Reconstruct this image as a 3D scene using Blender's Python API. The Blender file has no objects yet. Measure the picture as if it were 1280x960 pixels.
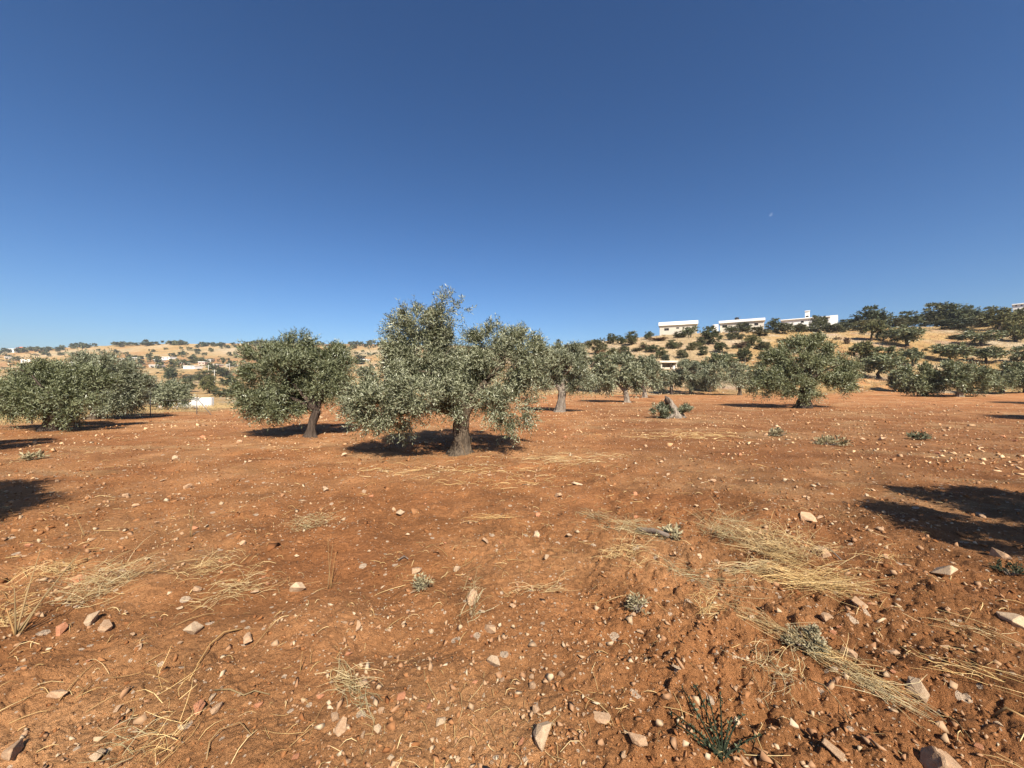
import bpy, bmesh, math, random
import numpy as np
from mathutils import Vector, Matrix, Euler

scene = bpy.context.scene
col = scene.collection
F = 482.0            # focal length in photograph pixels (1280 wide)
CAMZ = 1.5           # eye height

# ------------------------------------------------------------------ camera, sky, sun, exposure
cam_d = bpy.data.cameras.new("camera")
cam_d.sensor_width = 36.0
cam_d.lens = 36.0 * F / 1280.0
cam_d.clip_start = 0.05
cam_d.clip_end = 20000.0
cam = bpy.data.objects.new("camera", cam_d)
col.objects.link(cam)
cam.location = (0, 0, CAMZ)
cam.rotation_euler = (math.radians(90), 0, 0)
scene.camera = cam

SUN_TRAVEL = Vector((-0.311, 1.0, -1.01)).normalized()     # direction the sunlight travels
SUN_ELEV = math.asin(-SUN_TRAVEL.z)
SUN_AZ = math.atan2(-SUN_TRAVEL.x, -SUN_TRAVEL.y)            # clockwise from +Y
world = bpy.data.worlds.new("World")
scene.world = world
world.use_nodes = True
nt = world.node_tree
bg = nt.nodes["Background"]
sky = nt.nodes.new("ShaderNodeTexSky")
sky.sky_type = 'NISHITA'
sky.sun_disc = False
sky.sun_elevation = SUN_ELEV
sky.sun_rotation = SUN_AZ
sky.altitude = 700
sky.air_density = 1.0
sky.dust_density = 2.2
sky.ozone_density = 5.0
hs = nt.nodes.new("ShaderNodeHueSaturation"); hs.inputs["Saturation"].default_value = 1.1
gm = nt.nodes.new("ShaderNodeGamma"); gm.inputs[1].default_value = 1.2
nt.links.new(sky.outputs[0], gm.inputs[0]); nt.links.new(gm.outputs[0], hs.inputs["Color"]); nt.links.new(hs.outputs[0], bg.inputs[0])
bg.inputs[1].default_value = 0.050

sun_d = bpy.data.lights.new("sun", 'SUN')
sun_d.energy = 5.0
sun_d.angle = math.radians(0.53)
sun_d.color = (1.0, 0.93, 0.82)
sun = bpy.data.objects.new("sun", sun_d)
sun.rotation_euler = SUN_TRAVEL.to_track_quat('-Z', 'Y').to_euler()
sun.location = (5, -20, 30)
col.objects.link(sun)

vs = scene.view_settings
vs.view_transform = 'Standard'
vs.look = 'None'
vs.gamma = 1.0
vs.use_curve_mapping = False
vs.exposure = 0.92
scene.cycles.max_bounces = 6
scene.cycles.transparent_max_bounces = 8

# ------------------------------------------------------------------ noise
def _hash(ix, iy, seed):
    h = (ix.astype(np.int64) * 374761393 + iy.astype(np.int64) * 668265263 + seed * 974634777) & 0x7fffffff
    h = ((h ^ (h >> 13)) * 1274126177) & 0x7fffffff
    h = ((h ^ (h >> 16)) * 2246822519) & 0x7fffffff
    return ((h ^ (h >> 11)) & 0xffff) / 65535.0

def vnoise(x, y, seed=0):
    x = np.asarray(x, float); y = np.asarray(y, float)
    ix = np.floor(x); iy = np.floor(y)
    fx = x - ix; fy = y - iy
    ux = fx * fx * fx * (fx * (fx * 6 - 15) + 10); uy = fy * fy * fy * (fy * (fy * 6 - 15) + 10)
    a = _hash(ix, iy, seed); b = _hash(ix + 1, iy, seed); c = _hash(ix, iy + 1, seed); d = _hash(ix + 1, iy + 1, seed)
    return ((a * (1 - ux) + b * ux) * (1 - uy) + (c * (1 - ux) + d * ux) * uy) * 2 - 1

def fbm(x, y, octv=4, seed=0):
    s = 0.0; a = 1.0; n = 0.0
    for i in range(octv):
        s = s + a * vnoise(x * 2 ** i + 17.3 * i, y * 2 ** i - 9.1 * i, seed + i)
        n += a; a *= 0.5
    return s / n

def clods(x, y, seed):
    """domed lumps of uneven size on a jittered lattice: height 0..1"""
    ix = np.floor(x); iy = np.floor(y)
    best = np.zeros_like(x)
    for dx in (-1, 0, 1):
        for dy in (-1, 0, 1):
            cx = ix + dx; cy = iy + dy
            jx = _hash(cx, cy, seed); jy = _hash(cx, cy, seed + 7); r = _hash(cx, cy, seed + 13)
            rad = 0.25 + 0.6 * r * r
            d2 = ((x - cx - jx) ** 2 + (y - cy - jy) ** 2) / (rad * rad)
            best = np.maximum(best, np.sqrt(np.clip(1 - d2, 0, 1)) * rad)
    return best

def sstep(a, b, v):
    t = np.clip((v - a) / (b - a), 0, 1)
    return t * t * (3 - 2 * t)

# ------------------------------------------------------------------ terrain
def zy(Y, yp):                       # height that a point at depth Y needs to stand at picture height yp
    return CAMZ + (480 - yp) / F * Y

YK = [0, 14, 18, 24, 40, 58, 75, 90, 110, 140, 160, 200, 300, 430, 520, 640, 800, 1300]
def colm(**k):
    ys = sorted((float(a[1:]), b) for a, b in k.items())
    return np.interp(YK, [a for a, _ in ys], [b for _, b in ys])
COLS = [
    (-1600, colm(Y0=0, Y14=0, Y18=-.15, Y24=-.6, Y40=-1.8, Y58=-3.2, Y110=-4, Y200=zy(200, 488), Y300=zy(300, 472), Y430=zy(430, 459), Y520=zy(520, 448), Y640=zy(640, 438), Y800=60, Y1300=10)),
    (20,    colm(Y0=0, Y14=0, Y18=-.15, Y24=-.6, Y40=-1.8, Y58=-3.2, Y110=-4, Y200=zy(200, 488), Y300=zy(300, 472), Y430=zy(430, 459), Y520=zy(520, 448), Y640=zy(640, 438), Y800=60, Y1300=10)),
    (150,   colm(Y0=0, Y18=0, Y24=-.12, Y40=-1.1, Y58=-2.2, Y110=-2.4, Y200=zy(200, 484), Y300=zy(300, 468), Y430=zy(430, 449), Y520=zy(520, 438), Y640=zy(640, 429), Y800=62, Y1300=10)),
    (290,   colm(Y0=0, Y24=0, Y40=-.9, Y58=-1.8, Y110=-2.2, Y200=zy(200, 484), Y300=zy(300, 468), Y430=zy(430, 449), Y520=zy(520, 438), Y640=zy(640, 428), Y800=62, Y1300=10)),
    (460,   colm(Y0=0, Y40=0, Y58=-.4, Y110=-1, Y200=zy(200, 482), Y300=zy(300, 466), Y430=zy(430, 448), Y520=zy(520, 438), Y640=zy(640, 429), Y800=60, Y1300=10)),
    (600,   colm(Y0=0, Y40=0, Y58=0, Y110=2, Y140=4, Y200=zy(200, 474), Y300=zy(300, 460), Y430=zy(430, 447), Y520=zy(520, 438), Y640=zy(640, 432), Y800=58, Y1300=10)),
    (690,   colm(Y0=0, Y58=0, Y75=3.2, Y90=6.5, Y110=10.5, Y140=zy(140, 434), Y160=15, Y200=12, Y300=14, Y640=50, Y1300=10)),
    (760,   colm(Y0=0, Y58=0, Y75=3.6, Y90=7.5, Y110=12.3, Y140=zy(140, 425), Y160=17.5, Y200=15, Y300=14, Y640=45, Y1300=10)),
    (850,   colm(Y0=0, Y58=0, Y75=4.0, Y90=8.5, Y110=14.0, Y140=zy(140, 417), Y160=20.5, Y200=18, Y300=15, Y640=45, Y1300=10)),
    (960,   colm(Y0=0, Y58=0, Y75=4.2, Y90=9.0, Y110=15.0, Y140=zy(140, 411), Y160=22, Y200=20, Y300=15, Y640=45, Y1300=10)),
    (1120,  colm(Y0=0, Y58=0, Y75=4.2, Y90=9.2, Y110=16.0, Y140=zy(140, 407), Y160=24, Y200=22, Y300=15, Y640=45, Y1300=10)),
    (1220,  colm(Y0=0, Y58=0, Y75=4.2, Y90=9.4, Y110=16.0, Y140=zy(140, 406), Y160=25, Y200=26, Y300=20, Y640=45, Y1300=10)),
    (1290,  colm(Y0=0, Y58=0, Y75=4.4, Y90=10., Y110=17.5, Y140=zy(140, 400), Y160=zy(160, 394), Y200=zy(200, 382), Y300=45, Y640=50, Y1300=10)),
    (1600,  colm(Y0=0, Y58=0, Y75=4.6, Y90=11., Y110=19., Y140=zy(140, 390), Y160=zy(160, 384), Y200=zy(200, 372), Y300=55, Y640=50, Y1300=10)),
    (2900,  colm(Y0=0, Y58=0, Y75=4.6, Y90=11., Y110=19., Y140=zy(140, 390), Y160=zy(160, 384), Y200=zy(200, 372), Y300=55, Y640=50, Y1300=10)),
]
# resample to a regular, smoothed table
_PX = np.linspace(-1600, 2900, 451)
_LY = np.linspace(math.log(6), math.log(1300), 240)
_T = np.array([np.interp(np.exp(_LY), YK, c[1]) for c in COLS])
_T = np.array([np.interp(_PX, [c[0] for c in COLS], _T[:, j]) for j in range(len(_LY))]).T
for _ in range(5):
    _T[1:-1] = (_T[:-2] + 2 * _T[1:-1] + _T[2:]) / 4
for _ in range(3):
    _T[:, 1:-1] = (_T[:, :-2] + 2 * _T[:, 1:-1] + _T[:, 2:]) / 4

def base_h(X, Y):
    X = np.asarray(X, float); Y = np.asarray(Y, float)
    R = np.hypot(X, Y)
    th = np.arctan2(X, Y)
    thc = np.clip(th, -1.30, 1.30)
    back = sstep(1.35, 2.2, np.abs(th))
    px = np.clip(640 + F * np.tan(thc), -1600, 2900)
    D = np.maximum(R * np.cos(thc), 6.0)
    u = (px + 1600) / 4500 * 450; v = (np.log(D) - math.log(6)) / (math.log(1300) - math.log(6)) * 239
    u = np.clip(u, 0, 449.999); v = np.clip(v, 0, 238.999)
    i = u.astype(int); j = v.astype(int); fu = u - i; fv = v - j
    z = (_T[i, j] * (1 - fu) + _T[i + 1, j] * fu) * (1 - fv) + (_T[i, j + 1] * (1 - fu) + _T[i + 1, j + 1] * fu) * fv
    return z * (1 - back)

def height(X, Y, fine=True):
    X = np.asarray(X, float); Y = np.asarray(Y, float)
    R = np.hypot(X, Y)
    z = base_h(X, Y)
    z = z + 0.06 * fbm(X / 6, Y / 6, 3, 3) * sstep(2, 9, R)
    far = sstep(60, 200, R)
    z = z + far * (R / 640) * 3.2 * fbm(X / 45, Y / 45, 4, 11)
    hill = sstep(58, 75, R) * (1 - far)
    z = z + hill * 0.5 * fbm(X / 9, Y / 9, 3, 21)
    if fine:
        sp = np.maximum(R * R / 723 * 1.1, R * 0.0035)
        def att(lam): return np.clip(lam / (2.2 * sp) - 0.4, 0, 1)
        z = z + att(0.6) * 0.05 * fbm(X / 0.6, Y / 0.6, 2, 31)
        z = z + att(0.22) * 0.034 * vnoise(X / 0.22, Y / 0.22, 41)
        near = R < 9
        if np.any(near):
            x = X[near] if X.ndim else X; y = Y[near] if Y.ndim else Y
            a1 = att(0.13); a2 = att(0.07); a3 = att(0.035); a4 = att(0.018)
            if X.ndim: a1, a2, a3, a4 = a1[near], a2[near], a3[near], a4[near]
            rough = 0.55 + 0.45 * vnoise(x / 0.9, y / 0.9, 77)
            rough = rough + 0.35 * sstep(0.3, 1.6, x)
            wx = x + 0.02 * vnoise(x / 0.05, y / 0.05, 91); wy = y + 0.02 * vnoise(x / 0.05, y / 0.05, 92)
            dz = rough * (a1 * 0.036 * clods(wx / 0.13, wy / 0.13, 51) + a2 * 0.034 * clods(wx / 0.06, wy / 0.06, 61)
                          + a3 * 0.018 * clods(wx / 0.03, wy / 0.03, 71)) + a4 * 0.0035 * vnoise(x / 0.015, y / 0.015, 81)
            if X.ndim: z[near] += dz
            else: z = z + dz
    return z

def h1(x, y, fine=True):
    return float(height(np.array([x]), np.array([y]), fine)[0])

_YM = np.exp(np.linspace(math.log(0.9), math.log(700), 5000))
def spot(px, py):
    """the place on the ground that the photograph shows at px, py"""
    t = (px - 640) / F
    z = height(t * _YM, _YM, False)
    yp = 480 - (z - CAMZ) / _YM * F
    k = np.argmax(yp <= py) if np.any(yp <= py) else int(np.argmin(yp))
    Y = float(_YM[k])
    return t * Y, Y, h1(t * Y, Y)

# ------------------------------------------------------------------ materials
def mat(name):
    m = bpy.data.materials.new(name); m.use_nodes = True
    t = m.node_tree
    return m, t, t.nodes["Principled BSDF"], t.nodes, t.links

def noise_node(t, scale, detail=4, rough=0.6, coord=None):
    n = t.nodes.new("ShaderNodeTexNoise"); n.inputs["Scale"].default_value = scale
    n.inputs["Detail"].default_value = detail; n.inputs["Roughness"].default_value = rough
    if coord is not None: t.links.new(coord, n.inputs["Vector"])
    return n

def ramp(t, fac, stops):
    r = t.nodes.new("ShaderNodeValToRGB")
    e = r.color_ramp.elements
    while len(e) > 1: e.remove(e[-1])
    e[0].position = stops[0][0]; e[0].color = (*stops[0][1], 1)
    for p, c in stops[1:]:
        q = e.new(p); q.color = (*c, 1)
    t.links.new(fac, r.inputs[0])
    return r

def mixc(t, a, b, fac=0.5, mode='MIX'):
    m = t.nodes.new("ShaderNodeMix"); m.data_type = 'RGBA'; m.blend_type = mode
    for sock, v in ((m.inputs[0], fac), (m.inputs[6], a), (m.inputs[7], b)):
        if hasattr(v, "links"): t.links.new(v, sock)
        elif isinstance(v, (int, float)): sock.default_value = v
        else: sock.default_value = (*v, 1)
    return m.outputs[2]

def ground_material(name, s1, s2, s3, bump_d, speck=True, speck_col=(0.55, 0.40, 0.27)):
    m, t, p, N, L = mat(name)
    geo = N.new("ShaderNodeNewGeometry"); pos = geo.outputs["Position"]
    at = N.new("ShaderNodeAttribute"); at.attribute_name = "cover"
    n1 = noise_node(t, s1, 5, 0.65, pos); n2 = noise_node(t, s2, 5, 0.7, pos)
    r1 = ramp(t, n1.outputs[0], [(0.3, (0.66, 0.64, 0.62)), (0.5, (1, 1, 1)), (0.7, (1.28, 1.32, 1.4))])
    r2 = ramp(t, n2.outputs[0], [(0.32, (0.74, 0.72, 0.7)), (0.5, (1, 1, 1)), (0.68, (1.22, 1.25, 1.3))])
    c = mixc(t, at.outputs["Color"], r1.outputs[0], 1.0, 'MULTIPLY')
    c = mixc(t, c, r2.outputs[0], 1.0, 'MULTIPLY')
    if speck:
        for sc, lim, wob in ((6.5, 0.22, 0.5), (16, 0.24, 0.5), (38, 0.26, 0.45)):
            v = N.new("ShaderNodeTexVoronoi"); v.inputs["Scale"].default_value = sc; L.new(pos, v.inputs["Vector"])
            sep = N.new("ShaderNodeSeparateColor"); L.new(v.outputs["Color"], sep.inputs[0])
            lt = N.new("ShaderNodeMath"); lt.operation = 'LESS_THAN'; L.new(v.outputs["Distance"], lt.inputs[0]); 
            mu = N.new("ShaderNodeMath"); mu.operation = 'MULTIPLY'; L.new(sep.outputs[0], mu.inputs[0]); mu.inputs[1].default_value = lim
            L.new(mu.outputs[0], lt.inputs[1])
            gt = N.new("ShaderNodeMath"); gt.operation = 'GREATER_THAN'; L.new(sep.outputs[1], gt.inputs[0]); gt.inputs[1].default_value = 0.55
            an = N.new("ShaderNodeMath"); an.operation = 'MULTIPLY'; L.new(lt.outputs[0], an.inputs[0]); L.new(gt.outputs[0], an.inputs[1])
            c = mixc(t, c, speck_col, an.outputs[0])
    L.new(c, p.inputs["Base Color"])
    p.inputs["Roughness"].default_value = 0.95
    p.inputs["Specular IOR Level"].default_value = 0.15
    n3 = noise_node(t, s3, 6, 0.75, pos)
    b = N.new("ShaderNodeBump"); b.inputs["Strength"].default_value = 1.0; b.inputs["Distance"].default_value = bump_d
    L.new(n3.outputs[0], b.inputs["Height"])
    n4 = noise_node(t, s3 * 0.2, 6, 0.75, pos)
    b2 = N.new("ShaderNodeBump"); b2.inputs["Strength"].default_value = 1.0; b2.inputs["Distance"].default_value = bump_d * 2.2
    L.new(n4.outputs[0], b2.inputs["Height"]); L.new(b.outputs[0], b2.inputs["Normal"]); L.new(b2.outputs[0], p.inputs["Normal"])
    return m

M_SOIL = ground_material("red_soil", 1.1, 30, 48, 0.03)
M_HILL = ground_material("dry_grass_slope", 0.35, 2.2, 4.0, 0.25, False)

def simple(name, c1, c2, scale, rough=0.9, bump=0.0, bscale=None, spec=0.3, stretch=None, coord='Object'):
    m, t, p, N, L = mat(name)
    tc = N.new("ShaderNodeTexCoord"); v = tc.outputs[coord]
    if stretch:
        mp = N.new("ShaderNodeMapping"); mp.inputs["Scale"].default_value = stretch; L.new(v, mp.inputs[0]); v = mp.outputs[0]
    n = noise_node(t, scale, 5, 0.65, v)
    r = ramp(t, n.outputs[0], [(0.3, c1), (0.7, c2)])
    oi = N.new("ShaderNodeObjectInfo")
    rv = ramp(t, oi.outputs["Random"], [(0.0, (0.82, 0.80, 0.78)), (1.0, (1.12, 1.1, 1.06))])
    L.new(mixc(t, r.outputs[0], rv.outputs[0], 1.0, 'MULTIPLY'), p.inputs["Base Color"])
    p.inputs["Roughness"].default_value = rough
    p.inputs["Specular IOR Level"].default_value = spec
    if bump:
        n2 = noise_node(t, bscale or scale * 2, 5, 0.7, v)
        b = N.new("ShaderNodeBump"); b.inputs["Distance"].default_value = bump
        L.new(n2.outputs[0], b.inputs["Height"]); L.new(b.outputs[0], p.inputs["Normal"])
    return m

def tinted(name, stops, rough=0.9, spec=0.2, trans=0.0, under=None, obj_var=True):
    """colour from the mesh's own per-piece 'tint' value; optional pale underside and translucency"""
    m, t, p, N, L = mat(name)
    at = N.new("ShaderNodeAttribute"); at.attribute_name = "tint"
    r = ramp(t, at.outputs["Fac"], stops); c = r.outputs[0]
    if under is not None:
        geo = N.new("ShaderNodeNewGeometry")
        c = mixc(t, c, under, geo.outputs["Backfacing"])
    if obj_var:
        oi = N.new("ShaderNodeObjectInfo")
        rv = ramp(t, oi.outputs["Random"], [(0.0, (0.76, 0.84, 0.88)), (0.5, (1, 1, 1)), (1.0, (1.32, 1.20, 1.0))] if obj_var is True else [(0.0, (0.97, 0.96, 0.92)), (1.0, (1.08, 1.05, 0.96))])
        c = mixc(t, c, rv.outputs[0], 1.0, 'MULTIPLY')
    L.new(c, p.inputs["Base Color"])
    p.inputs["Roughness"].default_value = rough
    p.inputs["Specular IOR Level"].default_value = spec
    if trans > 0:
        tr = N.new("ShaderNodeBsdfTranslucent"); L.new(c, tr.inputs["Color"])
        mx = N.new("ShaderNodeMixShader"); mx.inputs[0].default_value = trans
        L.new(p.outputs[0], mx.inputs[1]); L.new(tr.outputs[0], mx.inputs[2])
        L.new(mx.outputs[0], N["Material Output"].inputs["Surface"])
    return m

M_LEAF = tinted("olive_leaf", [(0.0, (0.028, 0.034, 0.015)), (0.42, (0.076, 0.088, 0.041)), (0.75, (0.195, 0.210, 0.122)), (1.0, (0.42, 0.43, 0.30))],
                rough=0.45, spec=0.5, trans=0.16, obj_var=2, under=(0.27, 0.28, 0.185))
M_LEAF_G = tinted("green_olive_leaf", [(0.0, (0.030, 0.037, 0.014)), (0.5, (0.082, 0.096, 0.036)), (1.0, (0.23, 0.24, 0.115))],
                rough=0.42, spec=0.5, trans=0.16, obj_var=2, under=(0.22, 0.235, 0.135))
M_OAK = tinted("oak_leaf", [(0.0, (0.055, 0.062, 0.026)), (0.5, (0.105, 0.112, 0.050)), (1.0, (0.19, 0.185, 0.095))], rough=0.6, spec=0.3, trans=0.1)
M_SCRUB = tinted("scrub_leaf", [(0.0, (0.065, 0.07, 0.035)), (0.5, (0.12, 0.12, 0.065)), (1.0, (0.21, 0.20, 0.12))], rough=0.7, spec=0.25, trans=0.1)
M_RUSTY = tinted("dry_scrub_leaf", [(0.0, (0.11, 0.065, 0.04)), (0.5, (0.19, 0.12, 0.07)), (1.0, (0.3, 0.21, 0.13))], rough=0.8, spec=0.2, trans=0.1)
M_WEED = tinted("grey_weed", [(0.0, (0.17, 0.14, 0.085)), (0.5, (0.31, 0.27, 0.17)), (1.0, (0.48, 0.43, 0.29))], rough=1.0, spec=0.0, trans=0.1, obj_var=2)
M_GREEN = tinted("green_weed", [(0.0, (0.022, 0.028, 0.016)), (0.5, (0.050, 0.060, 0.033)), (1.0, (0.13, 0.145, 0.085))], rough=0.9, spec=0.1, trans=0.1)
M_STRAW = tinted("straw", [(0.0, (0.30, 0.19, 0.085)), (0.5, (0.52, 0.38, 0.18)), (1.0, (0.72, 0.58, 0.33))], rough=0.75, spec=0.3, trans=0.15)
M_CLOD = tinted("soil_clod", [(0.0, (0.22, 0.08, 0.029)), (0.5, (0.30, 0.120, 0.044)), (1.0, (0.38, 0.17, 0.072))], rough=0.97, spec=0.1)
M_GRAVEL = tinted("pale_gravel", [(0.0, (0.35, 0.17, 0.08)), (0.35, (0.41, 0.235, 0.125)), (0.7, (0.47, 0.305, 0.175)), (1.0, (0.54, 0.39, 0.245))], rough=0.9, spec=0.2)
M_STONE = simple("limestone", (0.37, 0.215, 0.115), (0.54, 0.37, 0.23), 9, 0.9, 0.006, 40)
M_STONE_R = simple("reddish_stone", (0.38, 0.15, 0.07), (0.50, 0.24, 0.13), 9, 0.9, 0.006, 40)
M_STONE_P = simple("chalky_stone", (0.43, 0.29, 0.175), (0.56, 0.42, 0.275), 9, 0.9, 0.006, 40)
M_ROCK = simple("pale_rock", (0.45, 0.37, 0.28), (0.68, 0.61, 0.50), 1.5, 0.9, 0.03, 6)
M_BARK = simple("olive_bark", (0.03, 0.022, 0.016), (0.22, 0.17, 0.12), 5, 0.95, 0.06, 9, 0.15, (3, 3, 0.8))
M_BARK_P = simple("pale_bark", (0.10, 0.08, 0.06), (0.38, 0.32, 0.26), 5, 0.95, 0.05, 10, 0.15, (3, 3, 0.8))
M_BARK_D = simple("dark_bark", (0.035, 0.026, 0.020), (0.12, 0.09, 0.07), 6, 0.95, 0.03, 14, 0.15, (3, 3, 0.8))
M_TWIG = simple("dead_twig", (0.09, 0.065, 0.05), (0.25, 0.20, 0.16), 20, 0.9, 0.003, 60)
M_CREAM = simple("cream_render", (0.50, 0.46, 0.39), (0.58, 0.54, 0.46), 0.6, 0.9)
M_WHITE = simple("white_paint", (0.70, 0.69, 0.66), (0.78, 0.77, 0.74), 0.5, 0.8)
M_GLASS = simple("dark_glass", (0.012, 0.013, 0.015), (0.02, 0.021, 0.024), 2, 0.35, spec=0.3)
M_TANK = simple("black_tank", (0.02, 0.02, 0.02), (0.035, 0.035, 0.035), 3, 0.5)
M_REDROOF = simple("red_tile", (0.36, 0.10, 0.06), (0.48, 0.16, 0.09), 2, 0.8)
M_GREYW = simple("grey_concrete", (0.36, 0.34, 0.31), (0.5, 0.47, 0.43), 1.2, 0.9)
M_METAL = simple("weathered_metal", (0.10, 0.09, 0.085), (0.2, 0.18, 0.17), 8, 0.6)
M_POLE = simple("pale_pole", (0.45, 0.42, 0.38), (0.6, 0.57, 0.52), 4, 0.8)

# ------------------------------------------------------------------ object helpers
def link(o, parent=None):
    col.objects.link(o)
    if parent is not None: o.parent = parent
    return o

def tag(o, label=None, cat=None, group=None, kind=None):
    if label: o["label"] = label
    if cat: o["category"] = cat
    if group: o["group"] = group
    if kind: o["kind"] = kind
    return o

def empty(name, loc, label, cat, group=None, rz=0.0):
    o = bpy.data.objects.new(name, None); o.empty_display_size = 0.2
    o.location = loc; o.rotation_euler = (0, 0, rz)
    col.objects.link(o)
    return tag(o, label, cat, group)

def np_mesh(name, V, faces, m, tint=None, smooth=False):
    """V (n,3); faces (k,3|4) int array or list of such arrays; tint per vertex"""
    if not isinstance(faces, list): faces = [faces]
    V = np.ascontiguousarray(V, dtype=np.float32)
    me = bpy.data.meshes.new(name)
    me.vertices.add(len(V)); me.vertices.foreach_set("co", V.ravel())
    li = np.concatenate([f.ravel() for f in faces]).astype(np.int32)
    tot = np.concatenate([np.full(len(f), f.shape[1], np.int32) for f in faces])
    st = np.concatenate([[0], np.cumsum(tot)[:-1]]).astype(np.int32)
    me.loops.add(len(li)); me.loops.foreach_set("vertex_index", li)
    me.polygons.add(len(tot)); me.polygons.foreach_set("loop_start", st); me.polygons.foreach_set("loop_total", tot)
    if smooth: me.polygons.foreach_set("use_smooth", np.ones(len(tot), bool))
    if tint is not None:
        a = me.attributes.new("tint", 'FLOAT', 'POINT'); a.data.foreach_set("value", np.ascontiguousarray(tint, np.float32))
    me.update(calc_edges=True); me.validate()
    if m is not None: me.materials.append(m)
    return me

def obj(name, me, parent=None):
    return link(bpy.data.objects.new(name, me), parent)

def bm_mesh(name, bm, m, smooth=False):
    me = bpy.data.meshes.new(name); bmesh.ops.recalc_face_normals(bm, faces=bm.faces); bm.to_mesh(me); bm.free()
    if smooth:
        for p in me.polygons: p.use_smooth = True
    me.materials.append(m)
    return me

def add_box(bm, x0, x1, y0, y1, z0, z1):
    v = [bm.verts.new(p) for p in ((x0, y0, z0), (x1, y0, z0), (x1, y1, z0), (x0, y1, z0), (x0, y0, z1), (x1, y0, z1), (x1, y1, z1), (x0, y1, z1))]
    for f in ((0, 3, 2, 1), (4, 5, 6, 7), (0, 1, 5, 4), (1, 2, 6, 5), (2, 3, 7, 6), (3, 0, 4, 7)):
        bm.faces.new([v[i] for i in f])

def box_mesh(name, dims, m, bevel=0.0):
    bm = bmesh.new(); add_box(bm, *dims)
    if bevel: bmesh.ops.bevel(bm, geom=bm.edges[:], offset=bevel, segments=1, affect='EDGES')
    return bm_mesh(name, bm, m)

def tube_mesh(name, pts, radii, m, sides=8, gnarl=0.0, seed=0, cap=True, smooth=True):
    pts = [Vector(p) for p in pts]
    P = []; Rr = []
    nseg = len(pts)
    V = []; Fq = []
    rng = np.random.default_rng(seed)
    ph = rng.uniform(0, 6.28, 6)
    for i, p in enumerate(pts):
        d = (pts[min(i + 1, nseg - 1)] - pts[max(i - 1, 0)])
        d = d.normalized() if d.length > 1e-9 else Vector((0, 0, 1))
        a = d.orthogonal().normalized() if abs(d.x) > 0.95 else d.cross(Vector((1, 0, 0))).normalized()
        b = d.cross(a)
        for k in range(sides):
            th = 2 * math.pi * k / sides
            if gnarl > .2:
                zz = p.z * 2.2; foot = math.exp(-max(p.z, 0) * 5)
                fl_ = 0.5 * math.sin(5 * th + ph[0] + zz * .9) + .35 * math.sin(8 * th + ph[1] - zz * 1.3)
                rn = float(vnoise(np.array(2.6 * math.cos(th) + zz), np.array(2.6 * math.sin(th) + ph[2] * 3 - zz * .7), seed))
                rf_ = float(vnoise(np.array(7 * math.cos(th) + zz * 2.5), np.array(7 * math.sin(th) + ph[3] * 3), seed + 3))
                r = radii[i] * (1 + gnarl * ((.45 + .6 * foot) * fl_ + .9 * rn + .5 * rf_))
                V.append(p + a * (r * math.cos(th)) + b * (r * math.sin(th)))
                continue
            r = radii[i] * (1 + gnarl * (0.5 * math.sin(3 * th + ph[0] + i * 0.5) + 0.35 * math.sin(5 * th + ph[1] - i * 0.8) + 0.4 * (rng.random() - 0.5)))
            V.append(p + a * (r * math.cos(th)) + b * (r * math.sin(th)))
    for i in range(nseg - 1):
        for k in range(sides):
            k2 = (k + 1) % sides
            Fq.append((i * sides + k, i * sides + k2, (i + 1) * sides + k2, (i + 1) * sides + k))
    V = np.array([tuple(v) for v in V]); fl = [np.array(Fq)]
    if cap:
        n0 = len(V)
        V = np.vstack([V, [tuple(pts[0])], [tuple(pts[-1])]])
        t = [(n0, (k + 1) % sides, k) for k in range(sides)] + [(n0 + 1, (nseg - 1) * sides + k, (nseg - 1) * sides + (k + 1) % sides) for k in range(sides)]
        fl.append(np.array(t))
    return np_mesh(name, V, fl, m, smooth=smooth)

def bezier(p0, p1, p2, n):
    p0, p1, p2 = Vector(p0), Vector(p1), Vector(p2)
    return [p0 * (1 - t) ** 2 + p1 * (2 * t * (1 - t)) + p2 * t * t for t in [i / (n - 1) for i in range(n)]]

def copy_tree(o, parent=None):
    c = o.copy(); col.objects.link(c); c.parent = parent
    for ch in [x for x in CHILD.get(o.name, [])]:
        d = ch.copy(); col.objects.link(d); d.parent = c
    return c
CHILD = {}
def child(root, o):
    CHILD.setdefault(root.name, []).append(o)
    o.parent = root
    return o

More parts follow.
